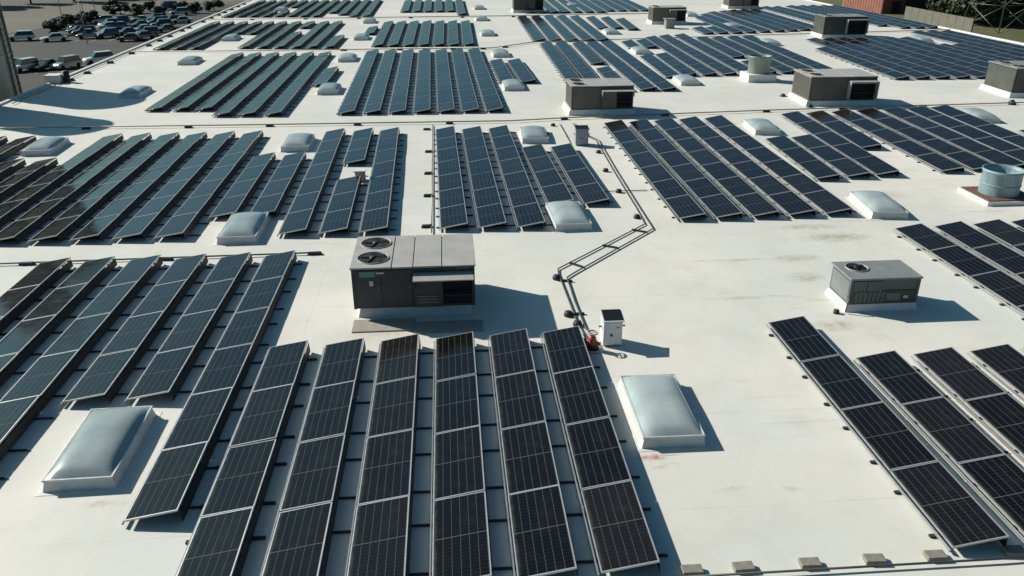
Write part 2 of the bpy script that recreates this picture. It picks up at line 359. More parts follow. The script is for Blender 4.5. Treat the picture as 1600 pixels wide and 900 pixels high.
# ------------------------------------------------------------------ the warehouse
EL0, EL1 = (-26.9, -14.0), (-29.3, 150.0)   # left roof edge
def xl(y): return -26.55 - 0.0165*(y-45)
XR = 52.0
wh = thing('warehouse', 'long flat-roofed warehouse whose white roof carries the solar panels', 'building', (0,0,0))
r = MB(); r.quad([(xl(-14),-14,0),(XR,-14,0),(XR,150,0),(xl(150),150,0)]); r.build('roof', M['roof'], wh)
def wallseg(a, b):
    m = MB(); m.quad([(a[0],a[1],GZ),(b[0],b[1],GZ),(b[0],b[1],-.02),(a[0],a[1],-.02)]); m.build('wall', M['wall'], wh)
o = .24
wallseg((xl(-14)-o,-14-o),(XR+o,-14-o)); wallseg((XR+o,-14-o),(XR+o,150+o)); wallseg((XR+o,150+o),(xl(150)-o,150+o)); wallseg((xl(150)-o,150+o),(xl(-14)-o,-14-o))
def coping(a, b, nx, ny, hh=.10, ww=.30):
    m = MB(); m.hexa([(a[0],a[1],-.25),(b[0],b[1],-.25),(b[0]+nx*ww,b[1]+ny*ww,-.25),(a[0]+nx*ww,a[1]+ny*ww,-.25),(a[0],a[1],hh),(b[0],b[1],hh),(b[0]+nx*ww,b[1]+ny*ww,hh),(a[0]+nx*ww,a[1]+ny*ww,hh)])
    m.build('roof_edge', M['coping'], wh, bevel=.03)
ys = [-14, 10, 34, 58, 82, 106, 130, 150]
for a, b in zip(ys[:-1], ys[1:]):
    coping((xl(a), a+.02), (xl(b), b-.02), -1, 0)
    coping((XR, a+.02), (XR, b-.02), 1, 0)
coping((xl(150), 150), (XR, 150), 0, 1); coping((xl(-14), -14), (XR, -14), 0, -1)

# ------------------------------------------------------------------ solar panels
TILT = math.asin(0.17/PW)
lam = MB(); lam.box(.012,.012,.004,PW-.012,PL-.012,.030,0); lam_me = lam.mesh('solar_panel', [M['cells']])
fr = MB(); fw = .022
fr.box(0,0,0,PW,fw,.036); fr.box(0,PL-fw,0,PW,PL,.036); fr.box(0,fw+.001,0,fw,PL-fw-.001,.036); fr.box(PW-fw,fw+.001,0,PW,PL-fw-.001,.036)
fr_me = fr.mesh('panel_frame', [M['frame']])
both = MB(); both.box(.012,.012,.004,PW-.012,PL-.012,.030,0)
both.box(0,0,0,PW,fw,.036,1); both.box(0,PL-fw,0,PW,PL,.036,1); both.box(0,fw+.001,0,fw,PL-fw-.001,.036,1); both.box(PW-fw,fw+.001,0,PW,PL-fw-.001,.036,1)
both_me = both.mesh('solar_panel_framed', [M['cells'], M['frame']])
ft = MB()   # black racking arm: foot pad, arm under the gap and an upright
ft.box(-.14,-.036,0,-.02,.036,.04); ft.box(-.02,-.02,.006,.0,.02,.03); ft.box(.0,-.026,.006,1.22,.026,.05); ft.box(.88,-.022,.0502,.93,.022,.235)
ft_first = ft.mesh('racking_foot', [M['foot']])
ft = MB(); ft.box(.0,-.019,.006,1.38,.019,.04); ft.box(.88,-.018,.0402,.92,.018,.235); ft_me = ft.mesh('racking_foot', [M['foot']])
ft = MB(); ft.box(.0,-.019,.006,1.22,.019,.04); ft.box(.88,-.018,.0402,.92,.018,.235); ft_last = ft.mesh('racking_foot', [M['foot']])

nrow = [0]
def solar_row(x0, y0, x1, y1, segs, label, group, near, pos=1):
    """low edge of the row runs (x0,y0)->(x1,y1); segs = [(ya, yb, n)]"""
    rz = math.atan2(-(x1-x0), y1-y0)
    t = thing('solar_panel_row', label, 'solar panel row', (x0, y0, 0), rz, group)
    cs = math.cos(rz)
    feet = MB(); rail = MB(); defl = MB()
    for (ya, yb, n) in segs:
        a, b = (ya-y0)/cs, (yb-y0)/cs; L = (b-a)/n
        for k in range(n):
            s = (L-.022)/PL
            jit = random.gauss(0, math.radians(.30)); jx = random.gauss(0, math.radians(.18))
            loc = (0, a+k*L+.011, .118); rot = (jx, -TILT+jit, 0)
            if near:
                pnl = link('solar_panel', lam_me, t, loc, rot, (1, s, 1))
                link('panel_frame', fr_me, pnl)
            else:
                link('solar_panel', both_me, t, loc, rot, (1, s, 1))
            for q in (.21, .77):
                yy = a+(k+q)*L
                if near: link('racking_foot', (ft_first, ft_me, ft_last)[pos], t, (0, yy, 0))
                else:
                    (feet.box(-.14,yy-.05,0,.0,yy+.05,.045) if pos == 0 else None); feet.box(.0,yy-.02,.006,1.30,yy+.02,.04); feet.box(.88,yy-.02,.0502,.93,yy+.02,.23)
        rail.box(-.055, a+.01, .052, -.03, b-.01, .098)
        defl.hexa([(.985,a+.05,.03),(.993,a+.05,.03),(.993,b-.05,.03),(.985,b-.05,.03),(.968,a+.05,.262),(.974,a+.05,.262),(.974,b-.05,.262),(.968,b-.05,.262)])
    if not near: tag(feet.build('racking_feet', M['foot'], t), kind='stuff')
    rail.build('mounting_rail', M['rail'], t); defl.build('wind_deflector', M['deflector'], t)
    nrow[0] += 1

def block(desc, group, rows, near):
    """rows: (x0,y0,x1,y1,n) or (x0,y0,x1,y1,[(ya,yb,n),...])"""
    n = len(rows)
    for i, r in enumerate(rows):
        segs = r[4] if isinstance(r[4], list) else [(r[1], r[3], r[4])]
        tot = sum(s[2] for s in segs)
        if i == 0: which = 'leftmost'
        elif i == n-1: which = 'rightmost'
        else: which = ORD[i+1]
        extra = 'with a gap in it' if len(segs) > 1 else '%s panels long' % (NUM[tot] if tot < 16 else 'many')
        suffix = ' row from left' if which not in ('leftmost', 'rightmost') else ''
        lab = '%s%s%s %s' % (which, suffix, ' of' if suffix else ' row of', desc)
        if len(segs) > 1: lab = lab.replace(' row of', ' gapped row of').replace('left of', 'left, gapped, of')
        solar_row(r[0], r[1], r[2], r[3], segs, lab, group, near, 0 if i == 0 else (2 if i == n-1 else 1))

block('front left solar array by the skylight', 'solar rows of the front left array', [
    (-12.90,11.55,-12.90,24.05,6), (-11.55,11.55,-11.56,24.05,6), (-10.14,11.6,-10.16,24.05,6),
    (-8.75,15.7,-8.76,24.05,4), (-7.37,15.7,-7.37,24.05,4), (-5.98,11.6,-5.99,24.1,6)], True)
block('nearest central solar array', 'solar rows of the nearest array', [
    (-4.65,9.5,-4.65,17.9,4), (-3.27,9.55,-3.27,17.92,4), (-1.89,9.6,-1.89,18.0,4), (-.51,9.62,-.51,18.02,4), (.87,9.66,.87,18.08,4), (2.24,9.7,2.24,18.15,4)], True)
block('front right solar array', 'solar rows of the front right array', [
    (8.30,9.79,8.30,18.25,4), (9.73,9.9,9.73,16.22,3), (11.20,9.9,11.22,16.28,3), (12.68,9.95,12.70,16.32,3), (14.12,10.0,14.15,16.4,3)], True)
block('black array right of the grey unit', 'solar rows right of the grey unit', [
    (15.58,14.4,15.38,24.91,5), (17.05,14.4,16.87,24.99,5), (18.52,14.5,18.37,25.13,5), (19.98,14.6,19.84,25.22,5), (21.4,14.7,21.3,25.3,5)], True)
lean = -.0225
def A(x, y0, y1, n): return (x+lean*(y0-26.05), y0, x+lean*(y1-26.05), y1, n)
block('wide middle left solar array', 'solar rows of the middle left array', [
    A(-23.85,26.05,40.7,7), A(-22.45,26.05,40.7,7), A(-21.08,26.05,40.7,7), A(-19.68,26.05,36.3,5), A(-18.3,26.05,36.3,5),
    A(-16.92,26.05,40.75,7), A(-15.55,26.05,40.78,7), A(-14.18,26.05,40.8,7), A(-12.83,26.05,40.8,7), A(-11.45,26.05,40.85,7), A(-10.07,26.05,40.9,7),
    A(-8.72,28.05,36.45,4), A(-7.34,28.1,36.45,4), A(-5.95,26.05,41.0,7),
    (-4.56,26.05,-4.86,41.0,[(26.05,32.36,3),(34.9,41.0,3)]), A(-3.19,26.05,41.05,7)], True)
block('array just behind the big air handler', 'solar rows of the centre array', [
    (-.41,26.18,-.68,41.03,7), (.94,26.17,.68,40.97,7), (2.31,26.12,2.07,41.06,7), (3.68,28.5,3.42,37.0,4), (5.03,28.48,4.82,37.05,4)], True)
block('middle right array by the cable tray', 'solar rows of the middle right array', [
    (8.18,26.55,8.28,41.8,7), (9.54,26.55,9.67,41.95,7), (10.93,26.6,11.08,42.15,7), (12.32,26.63,12.5,42.35,7), (13.72,26.67,13.97,42.5,7),
    (15.26,31.0,15.62,37.75,3), (16.70,31.2,17.0,37.95,3), (18.05,31.35,18.57,43.2,5), (19.54,35.74,20.07,43.35,3)], True)
block('dark array behind the round vent', 'solar rows behind the round vent', [
    (21.15,31.65,21.62,43.5,5), (22.62,31.78,23.2,43.75,5), (24.1,31.9,24.85,43.95,5), (25.52,32.0,26.36,44.05,5), (26.95,32.1,27.87,44.2,5), (28.45,32.2,29.35,38.5,3), (29.95,32.3,30.9,38.7,3)], True)
block('upper middle seven-row array', 'solar rows of the upper middle array', [
    (-6.24,45.42,-6.67,70.0,12), (-4.80,45.42,-5.17,70.0,12), (-3.38,45.42,-3.72,70.0,12), (-1.98,45.42,-2.31,70.05,12), (-.60,45.42,-.93,70.1,12), (.78,45.44,.43,70.1,12), (2.17,45.45,1.83,70.2,12)], False)
block('upper left array by the silo shadow', 'solar rows of the upper left array', [
    (-17.37,47.25,-17.62,69.0,10), (-15.87,47.2,-16.18,69.0,10), (-14.5,47.1,-14.75,69.0,10), (-13.14,45.5,-13.33,69.0,11), (-11.75,45.45,-11.9,68.95,11), (-10.32,45.4,-10.48,68.95,11), (-8.98,54.4,-8.95,61.0,3)], False)
block('tiny two-row array behind a skylight', 'solar rows of the tiny array', [(3.55,54.5,3.35,63.9,5), (4.98,54.4,4.75,64.0,5)], False)
block('array behind the brown air handler', 'solar rows behind the brown unit', [
    (8.05,51.1,8.41,73.6,11), (9.30,51.1,9.80,73.9,11), (10.82,51.1,11.33,73.6,[(51.1,59.6,4),(61.9,73.6,6)]), (12.42,51.1,12.6,73.8,11), (13.73,51.0,14.0,74.2,11),
    (15.26,55.6,15.95,74.3,[(55.6,65.4,5),(70.3,74.3,2)]), (16.64,56.3,17.45,75.0,[(56.3,66.2,5),(70.4,75.0,2)]), (18.12,56.3,18.8,77.0,10), (19.6,56.4,20.3,77.9,10), (21.1,56.5,22.0,78.6,11),
    (22.6,56.6,23.45,76.2,[(56.6,62.0,3),(64.2,76.2,6)]), (24.1,56.8,24.9,76.3,9), (25.6,57.0,26.5,76.5,9), (27.1,57.3,28.05,76.8,9)], False)
Q = []
for i in range(14):
    x = 30.99+1.475*i; top = 68.4 if i == 0 else (74.4 if i < 8 else (69.5 if i < 10 else 79.0)); Q.append((x, 53.8, x+.045*(top-53.8) if i < 8 else x+.012*(top-53.8), top, round((top-53.8)/2.06)))
Q = Q[:13]
block('big dark upper right array', 'solar rows of the upper right array', Q, False)
block('far array along the left edge', 'solar rows of the far left array', [
    (-25.15,72.9,-25.55,93.4,10), (-23.7,72.85,-24.05,93.4,10), (-22.25,72.9,-22.55,93.3,10), (-20.96,83.2,-21.0,93.2,5), (-19.55,83.0,-19.7,93.1,5),
    (-18.08,73.1,-18.28,93.0,10), (-16.54,73.0,-16.75,93.0,10), (-15.05,72.9,-15.25,92.9,[(72.9,83.3,5),(87.6,92.9,3)]), (-13.6,72.8,-13.7,92.8,10), (-12.2,72.7,-12.25,92.8,10), (-10.73,72.6,-10.65,80.2,4)], False)
block('far middle array of seven rows', 'solar rows of the far middle array', [(-6.54+1.335*i, 73.25, -6.68+1.40*i, 92.3, 9) for i in range(7)], False)
block('lone short strip left of the far middle array', 'solar rows of the short strip', [(-7.95,81.8,-8.0,87.6,3)], False)
block('far array right of the bare aisle', 'solar rows beyond the centre aisle', [
    (8.07,75.7,8.38,97.0,10), (9.53,75.65,9.95,97.0,10), (11.1,75.6,11.5,97.1,10), (12.6,75.6,12.95,97.0,10), (14.0,75.6,14.45,96.5,10),
    (15.7,84.8,16.2,95.5,5), (17.2,84.8,17.8,94.9,5), (18.6,83.6,19.2,93.1,5)], False)
block('array between the far brown air units', 'solar rows between the far units', [
    (25.3,79.7,25.45,84.2,2), (26.8,79.8,26.95,84.6,2), (28.3,79.9,28.7,94.4,7), (29.8,80.2,30.2,97.5,[(80.2,84.3,2),(87.6,97.5,5)]), (31.4,80.6,31.9,100.0,9), (33.0,80.9,33.6,101.0,10), (34.5,81.3,35.1,102.0,10), (36.0,81.8,36.6,102.5,10), (37.4,82.1,38.0,102.5,10)], False)
block('narrow two-row array beyond a pale roof strip', 'solar rows beyond the pale strip', [(40.3,88.0,40.7,106.0,9), (41.8,88.0,42.2,106.0,9)], False)
block('strip hugging the far right edge', 'solar rows along the right edge', [(44.3,92.5,44.5,107.0,7), (45.8,84.8,46.0,107.0,11), (47.2,82.7,47.4,107.0,12), (48.7,82.6,48.9,107.0,12), (50.1,82.6,50.3,107.0,12)], False)
block('farthest left array at the top', 'solar rows of the farthest left array', [
    (-26.0+1.47*i, y0, -26.2+1.47*i, 121.5, sg) for i, (y0, sg) in enumerate([(99.6,11),(99.8,11),(99.7,11),(99.6,[(99.6,105.6,3),(111,121.5,5)]),(99.6,[(99.6,105.6,3),(111,121.5,5)]),(99.6,11),(99.4,11),(99.3,11),(103.3,9),(101,10),(98.9,11),(98.8,11)])], False)
block('farthest middle array at the top', 'solar rows of the farthest middle array', [
    (-5.45+1.385*i, 103.9 if i < 5 else 100.0, -5.6+1.42*i, 120.2, 8 if i < 5 else 10) for i in range(6)], False)
block('farthest right array at the top', 'solar rows of the farthest right array', [
    (9.85+1.46*i, 101.6 if i < 7 else 103.0, 10.1+1.49*i, 121.8, (10 if i < 7 else 9)) for i in range(11)], False)

# ------------------------------------------------------------------ skylights
def dome_mesh(w, d, h):
    me = MB(); nx, ny = 14, 20
    for j in range(ny+1):
        for i in range(nx+1):
            u, v = -1+2*i/nx, -1+2*j/ny
            z = h*((1-abs(u)**2.6)**.62)*((1-abs(v)**3.4)**.60)
            me.v.append((u*w/2, v*d/2, z))
    for j in range(ny):
        for i in range(nx):
            a = j*(nx+1)+i; me.f.append((a, a+1, a+nx+2, a+nx+1)); me.m.append(0); me.smooth.append(True)
    return me.mesh('dome', [M['dome']])
SW, SD = 1.30, 2.48
dm = dome_mesh(SW-.07, SD-.07, .20)
cb = MB(); cb.hexa([(-SW/2-.02,-SD/2-.02,0),(SW/2+.02,-SD/2-.02,0),(SW/2+.02,SD/2+.02,0),(-SW/2-.02,SD/2+.02,0),(-SW/2+.03,-SD/2+.03,.215),(SW/2-.03,-SD/2+.03,.215),(SW/2-.03,SD/2-.03,.215),(-SW/2+.03,SD/2-.03,.215)])
cb_me = cb.mesh('curb', [M['curb']])
fl = MB(); fl.hexa([(-SW/2-.12,-SD/2-.12,.001),(SW/2+.12,-SD/2-.12,.001),(SW/2+.12,SD/2+.12,.001),(-SW/2-.12,SD/2+.12,.001),(-SW/2-.11,-SD/2-.11,.008),(SW/2+.11,-SD/2-.11,.008),(SW/2+.11,SD/2+.11,.008),(-SW/2-.11,SD/2+.11,.008)])
fl_me = fl.mesh('flashing', [M['white']])
rm = MB()
rm.box(-SW/2,-SD/2,.216,SW/2,-SD/2+.045,.262); rm.box(-SW/2,SD/2-.045,.216,SW/2,SD/2,.262); rm.box(-SW/2,-SD/2+.046,.216,-SW/2+.045,SD/2-.046,.262); rm.box(SW/2-.045,-SD/2+.046,.216,SW/2,SD/2-.046,.262)
rm_me = rm.mesh('rim', [M['rim']])
def skylight(x, y, label, rz=.0225, s=1.0):
    t = thing('skylight', label, 'skylight', (x, y, 0), rz, 'domed skylights on the roof')
    t.scale = (s, s, 1)
    link('flashing', fl_me, t); link('curb', cb_me, t); link('rim', rm_me, t, bevel=.012); link('dome', dm, t, (0,0,.25))
for x, y, rz, lab in [
    (-7.24,13.98,.02,'large domed skylight nearest on the left, in a notch of the panels'), (4.40,14.42,-.01,'large pale domed skylight right of the nearest solar array'),
    (-7.27,26.85,.02,'domed skylight at the near edge of the middle left array'), (4.22,27.2,.03,'pale domed skylight just left of the angled cable tray'),
    (16.12,27.5,-.13,'white-sided domed skylight between the middle right array and grey unit'), (-7.35,38.9,.02,'domed skylight behind the two short middle left rows'),
    (4.28,39.55,-.04,'domed skylight beside the far end of the cable tray'), (-19.3,39.1,.06,'greenish domed skylight at the left frame edge amid panels'),
    (16.4,40.3,-.1,'domed skylight in front of the white based vent, right of middle'), (29.4,42.0,-.17,'domed skylight far right, behind the dark right array'),
    (-19.8,52.9,.02,'domed skylight half in the silo shadow'), (-20.04,65.8,.02,'lone domed skylight on bare roof at upper left'), (-20.2,79.8,.02,'domed skylight breaking the far left array'),
    (-7.62,52.9,.02,'domed skylight between upper left and upper middle arrays, lower one'), (-7.9,66.3,.02,'domed skylight between upper left and upper middle arrays, upper one'),
    (4.33,53.3,0,'domed skylight right of the seven row upper middle array'), (4.45,67.7,0,'domed skylight behind the tiny two row array'),
    (-8.0,79.4,.02,'small far domed skylight left of the far middle array'), (-8.4,93.6,.02,'tiny domed skylight behind the far middle array'), (4.1,81.4,0,'far domed skylight on the bare centre aisle edge'),
    (16.3,54.2,-.03,'domed skylight in the near notch of the array behind the brown unit'), (16.4,68.4,-.03,'domed skylight surrounded by rows behind the brown unit'), (16.45,81.8,-.03,'far domed skylight at the end of the aisle array'),
    (30.3,85.9,-.04,'domed skylight inside the array between far air units'), (16.95,111.0,-.03,'tiny domed skylight in the farthest right array'), (-20.7,108.3,.02,'tiny domed skylight in the farthest left array'),
    (4.4,108.4,0,'tiny domed skylight beside the farthest middle array'), (4.1,95.0,0,'tiny domed skylight on the aisle near the cross pipe'), (43.9,73.4,-.04,'pale domed skylight in the gap near the right roof edge'),
    (29.2,72.6,-.04,'domed skylight in the corner of the upper right arrays'), (29.2,97.8,-.04,'far domed skylight behind the big upper right gap')]:
    skylight(x, y, lab, rz)

# ------------------------------------------------------------------ rooftop units
def fan_set(t, cx, cy, z, r):
    f = MB(); f.lathe([(r,0),(r,.028),(r-.012,.03),(r-.016,.0)], 28, (cx,cy)); [None]
    f.v = [(a,b,c+z) for a,b,c in f.v]; ring = f.build('fan_ring', M['hv_top'], t)
    d = MB(); d.lathe([(r-.05,.012),(.001,.012)], 28, (cx,cy), sm=False); d.v = [(a,b,c+z) for a,b,c in d.v]; d.build('fan_well', M['black'], t)
    b = MB()
    for k in range(5):
        a = 2*math.pi*k/5+.4; c, s = math.cos(a), math.sin(a); R2 = r-.06
        p = [(.08*c-.05*s,.08*s+.05*c),(.08*c+.05*s,.08*s-.05*c),(R2*math.cos(a-.28),R2*math.sin(a-.28)),(R2*math.cos(a+.22),R2*math.sin(a+.22))]
        b.hexa([(cx+p[0][0],cy+p[0][1],z+.038),(cx+p[1][0],cy+p[1][1],z+.018),(cx+p[2][0],cy+p[2][1],z+.016),(cx+p[3][0],cy+p[3][1],z+.040),
                (cx+p[0][0],cy+p[0][1],z+.044),(cx+p[1][0],cy+p[1][1],z+.024),(cx+p[2][0],cy+p[2][1],z+.022),(cx+p[3][0],cy+p[3][1],z+.046)])
    b.lathe([(.10,z+.014),(.10,z+.052),(.001,z+.054)], 12, (cx,cy)); b.build('fan_blades', M['fan'], t)

def hvac(x, y, wd, dp, z0, z1, label, curb, lids, body, side, top, fans=2, fr_=.42, hood=True, rz=0.0, stickers=False, hoodx=.47, full=False):
    t = thing('rooftop_air_unit', label, 'air conditioner', (x, y, 0), rz, 'rooftop air units')
    c = MB(); e = curb; c.hexa([(-e-.05,-e-.05,0),(wd+e+.05,-e-.05,0),(wd+e+.05,dp+e+.05,0),(-e-.05,dp+e+.05,0),(-e+.02,-e+.02,z0),(wd+e-.02,-e+.02,z0),(wd+e-.02,dp+e-.02,z0),(-e+.02,dp+e-.02,z0)]); c.build('curb', M['curb' if stickers else 'white'], t)
    b = MB(); b.box(0,0,z0+.001,wd,dp,z1-.05,0); b.build('cabinet', M[body], t, bevel=.01)
    # coil side on the left end, vertical ribs
    s = MB(); n = 22
    for k in range(n):
        yy = .08+(dp-.16)*k/n; s.box(-.010,yy,z0+.08,-.001,yy+(dp-.16)/n*.75,z1-.14)
    tag(s.build('coil_fins', M[side], t), kind='stuff')
    for (px, py) in ((-.02,-.02),(wd-.05,-.02)):
        pst = MB(); pst.box(px,py,z0+.002,px+.07,py+.05,z1-.052); pst.build('corner_post', M[body], t)
    # front panels with seams
    xs = [0.0]+lids[:]+[wd]
    fp = [0.07, wd*.235, hoodx*wd]
    for a, b2 in zip(fp[:-1], fp[1:]):
        q = MB(); q.box(a+.012,-.022,z0+.05,b2-.012,-.001,z1-.10); q.build('door_panel', M[body], t, bevel=.006)
        hd = MB(); hd.box(b2-.09,-.04,(z0+z1)/2-.04,b2-.06,-.0225,(z0+z1)/2+.06); hd.build('handle', M['louvre'], t)
    # lid plates
    ov = .05
    for i, (a, b2) in enumerate(zip(xs[:-1], xs[1:])):
        q = MB(); aa = a-ov if i == 0 else a+.012; bb = b2+ov if i == len(xs)-2 else b2-.012
        q.box(aa,-ov,z1-.049,bb,dp+ov,z1-(.0 if i % 2 == 0 else .006)); q.build('lid_panel', M[top], t, bevel=.008)
    seam = MB(); seam.box(-.02,-.02,z1-.06,wd+.02,dp+.02,z1-.051); seam.build('lid_seam', M['black'], t)
    if fans == 2:
        cx = lids[0]/2 if lids else .5
        for fy in (.27, .76): fan_set(t, cx, dp*fy, z1, fr_)
    elif fans == 1: fan_set(t, fr_+.16, dp*.62, z1, fr_)
    if hood:
        x0, x1, h1 = hoodx*wd+.03, wd-.02, z1-.19
        zt, zl, ou = h1, h1-.09, .46
        q = MB(); q.hexa([(x0,-ou,zl),(x1,-ou,zl),(x1,-.024,zt-.03),(x0,-.024,zt-.03),(x0,-ou,zl+.03),(x1,-ou,zl+.03),(x1,-.024,zt),(x0,-.024,zt)]); q.build('hood', M[top], t)
        lo_ = z0+.12 if full else zl-.28
        for xa in (x0, x1-.03):
            sd_ = MB()
            sd_.hexa([(xa,-ou+.01,lo_),(xa+.03,-ou+.01,lo_),(xa+.03,-.024,lo_),(xa,-.024,lo_),(xa,-ou+.01,zl-.004),(xa+.03,-ou+.01,zl-.004),(xa+.03,-.024,zt-.035),(xa,-.024,zt-.035)])
            sd_.build('hood_side', M['hv_top' if (body == 'hv_olive' or full) else body], t)
        if full:
            q = MB(); q.box(x0,-ou-.012,zl-.06,x1,-ou-.001,zl+.03); q.build('hood_lip', M['hv_top'], t)
        xm = x0+(x1-x0)*(.10 if full else .50)
        op = MB(); op.box(xm,-.018,z0+.08,x1-.05,-.001,zl); op.build('intake_opening', M['black'], t)
        for k in range(2):
            zz = z0+.10+(zl-z0-.1)*(.42+.5*k)
            s2 = MB(); s2.hexa([(xm,-.20,zz-.05),(x1-.05,-.20,zz-.05),(x1-.05,-.02,zz),(xm,-.02,zz),(xm,-.20,zz-.035),(x1-.05,-.20,zz-.035),(x1-.05,-.02,zz+.015),(xm,-.02,zz+.015)]); s2.build('intake_louvre', M['hv_dark'], t)
        if full: return t
        bx = MB(); bx.box(x0+.02,-.16,z0+.06,xm-.03,-.001,zl-.05); bx.build('filter_box', M[body], t, bevel=.01)
        for k in range(3):
            zz = z0+.20+.085*k; s3 = MB(); s3.box(x0+.12,-.185,zz,xm-.16,-.161,zz+.045); s3.build('louvre', M['louvre'], t)
    if stickers:
        q = MB(); q.box(.19,-.030,z1-.28,.60,-.0235,z1-.13); q.build('green_label', M['green'], t)
        q = MB(); q.box(.63,-.030,z1-.20,.84,-.0235,z1-.15); q.build('white_label', M['paper'], t)
        q = MB(); q.box(.44,-.030,z1-.54,.54,-.0235,z1-.40); q.build('notice_label', M['paper'], t)
        q = MB(); q.box(2.75,-.012,z1-.125,3.15,-.002,z1-.085); q.build('maker_plate', M['louvre'], t)
    return t

hvac(-2.70,19.62,3.24,2.27,.30,1.52,'biggest dark grey air handler with tan lid and two fans, near centre',-.12,[1.05,1.62,2.39],'hv_dark','hv_dark','hv_top',2,.43,True,0,True,.49)
for yy, zt, dd in ((19.72,.16,.16),):
    pass
hvac(6.93,44.6,3.5,2.3,.30,1.62,'weathered brown air handler with two fans beside the cable tray end',.12,[.95,2.2],'hv_olive','coil','hv_top',2,.38,True,0)
hvac(21.35,46.0,3.95,2.7,.30,1.70,'brown air handler with white hood frame behind the dark right array',.12,[1.1,2.4],'hv_olive','coil','hv_top',2,.40,True,-.03,False,.56,True)
hvac(35.0,47.4,4.0,3.0,.30,1.78,'grey-green air handler cut by the right frame edge',.12,[1.2,2.4],'hv_dark','hv_side','hv_grey',2,.42,True,-.05)
hvac(35.9,76.4,4.1,2.6,.30,1.95,'dark far air handler behind the upper right array',.12,[1.2,2.5],'hv_dark','hv_side','hv_grey',2,.42,True,-.05,False,.5,True)
hvac(22.5,89.2,3.6,2.4,.30,1.75,'far brown air handler right of the bare aisle, with a vent beside',.12,[1.0,2.3],'hv_olive','coil','hv_top',2,.40,True,-.02)
hvac(36.7,106.2,3.9,2.5,.30,2.1,'farthest air handler touching the top of the picture, right',.12,[1.2,2.5],'hv_olive','coil','hv_top',2,.42,True,-.02)
hvac(8.5,103.0,3.6,2.6,.30,2.1,'dark far air handler at top centre beyond the aisle',.12,[1.0,2.3],'hv_dark','hv_dark','hv_dark',2,.40,True,0)
# small grey unit on the right
t = hvac(10.85,19.02,1.95,1.15,.20,.99,'small pale grey rooftop unit with one fan between right arrays',.03,[],'hv_front','hv_grey','hv_grey',1,.31,False,0)
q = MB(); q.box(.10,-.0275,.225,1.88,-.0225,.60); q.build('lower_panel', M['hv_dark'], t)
q = MB(); q.box(1.05,-.036,.30,1.45,-.028,.52); q.build('data_label', M['louvre'], t)
q = MB(); q.box(1.55,-.036,.36,1.68,-.028,.44); q.build('warning_label', M['paper'], t)
for k in range(7):
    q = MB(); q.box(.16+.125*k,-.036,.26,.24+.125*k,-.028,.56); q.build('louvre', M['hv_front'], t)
q = MB(); q.tube([(-.10,-.14,.06),(-.06,-.10,.34),(.02,-.06,.42)], .02, 6); q.build('drain_pipe', M['tray'], t)
q = MB(); q.lathe([(.001,.10),(.075,.10),(.085,.0)], 12, (-.34,-.10)); q.build('drain_trap', M['foot'], t)
# far small vent box beside the far unit
t = thing('roof_vent_box', 'small pale vent box in front of the far brown air handler', 'roof vent', (22.9, 85.0, 0))
q = MB(); q.box(0,0,0,.9,.9,.9); q.build('housing', M['hv_grey'], t, bevel=.02); q = MB(); q.box(-.1,-.1,.901,1.0,1.0,.98); q.build('cap', M['hv_grey'], t)

# walkway pads in front of the big unit
for i, (x0, y0, x1, y1) in enumerate(((-2.74,18.80,-1.09,19.50),(-1.05,18.62,.74,19.26))):
    q = MB(); q.box(x0,y0,.001,x1,y1,.035); o_ = q.build('walkway_pad', M['pad'], None, bevel=.01)
    tag(o_, ['beige walkway pad lying partly in sun at the big unit corner', 'walkway pad mostly shaded under the big air handler shadow', 'narrow shaded pad against the base of the big air handler'][i], 'walkway pad', 'walkway pads by the big unit')

# ------------------------------------------------------------------ round vents
t = thing('round_vent', 'open round galvanised vent on a rusty plate at the right', 'roof vent', (21.45, 28.35, 0), 0, 'round roof vents')
q = MB(); q.box(-1.05,-1.0,0,1.15,.95,.16); q.build('curb', M['white'], t, bevel=.02)
q = MB(); q.box(-.98,-.93,.161,1.08,.88,.20); q.build('base_plate', M['rust'], t)
q = MB(); q.lathe([(.70,.201),(.70,1.02),(.74,1.06),(.75,1.17),(.71,1.17),(.68,1.02),(.66,.5),(.001,.5)], 40); q.build('duct', M['vent'], t)
q = MB(); q.lathe([(.704,.58),(.722,.59),(.722,.62),(.704,.63)], 40); q.build('seam_band', M['vent'], t)
t = thing('round_vent', 'pale round vent on a tall white curb behind the dark array', 'roof vent', (21.5, 54.7, 0), 0, 'round roof vents')
q = MB(); q.box(-.98,-.9,0,.98,.9,.50); q.build('curb', M['white'], t, bevel=.03)
q = MB(); q.lathe([(.72,.501),(.74,1.5),(.80,1.55),(.81,1.66),(.77,1.67),(.70,1.5),(.68,1.0),(.001,1.0)], 32); q.build('duct', M['vent_b'], t)

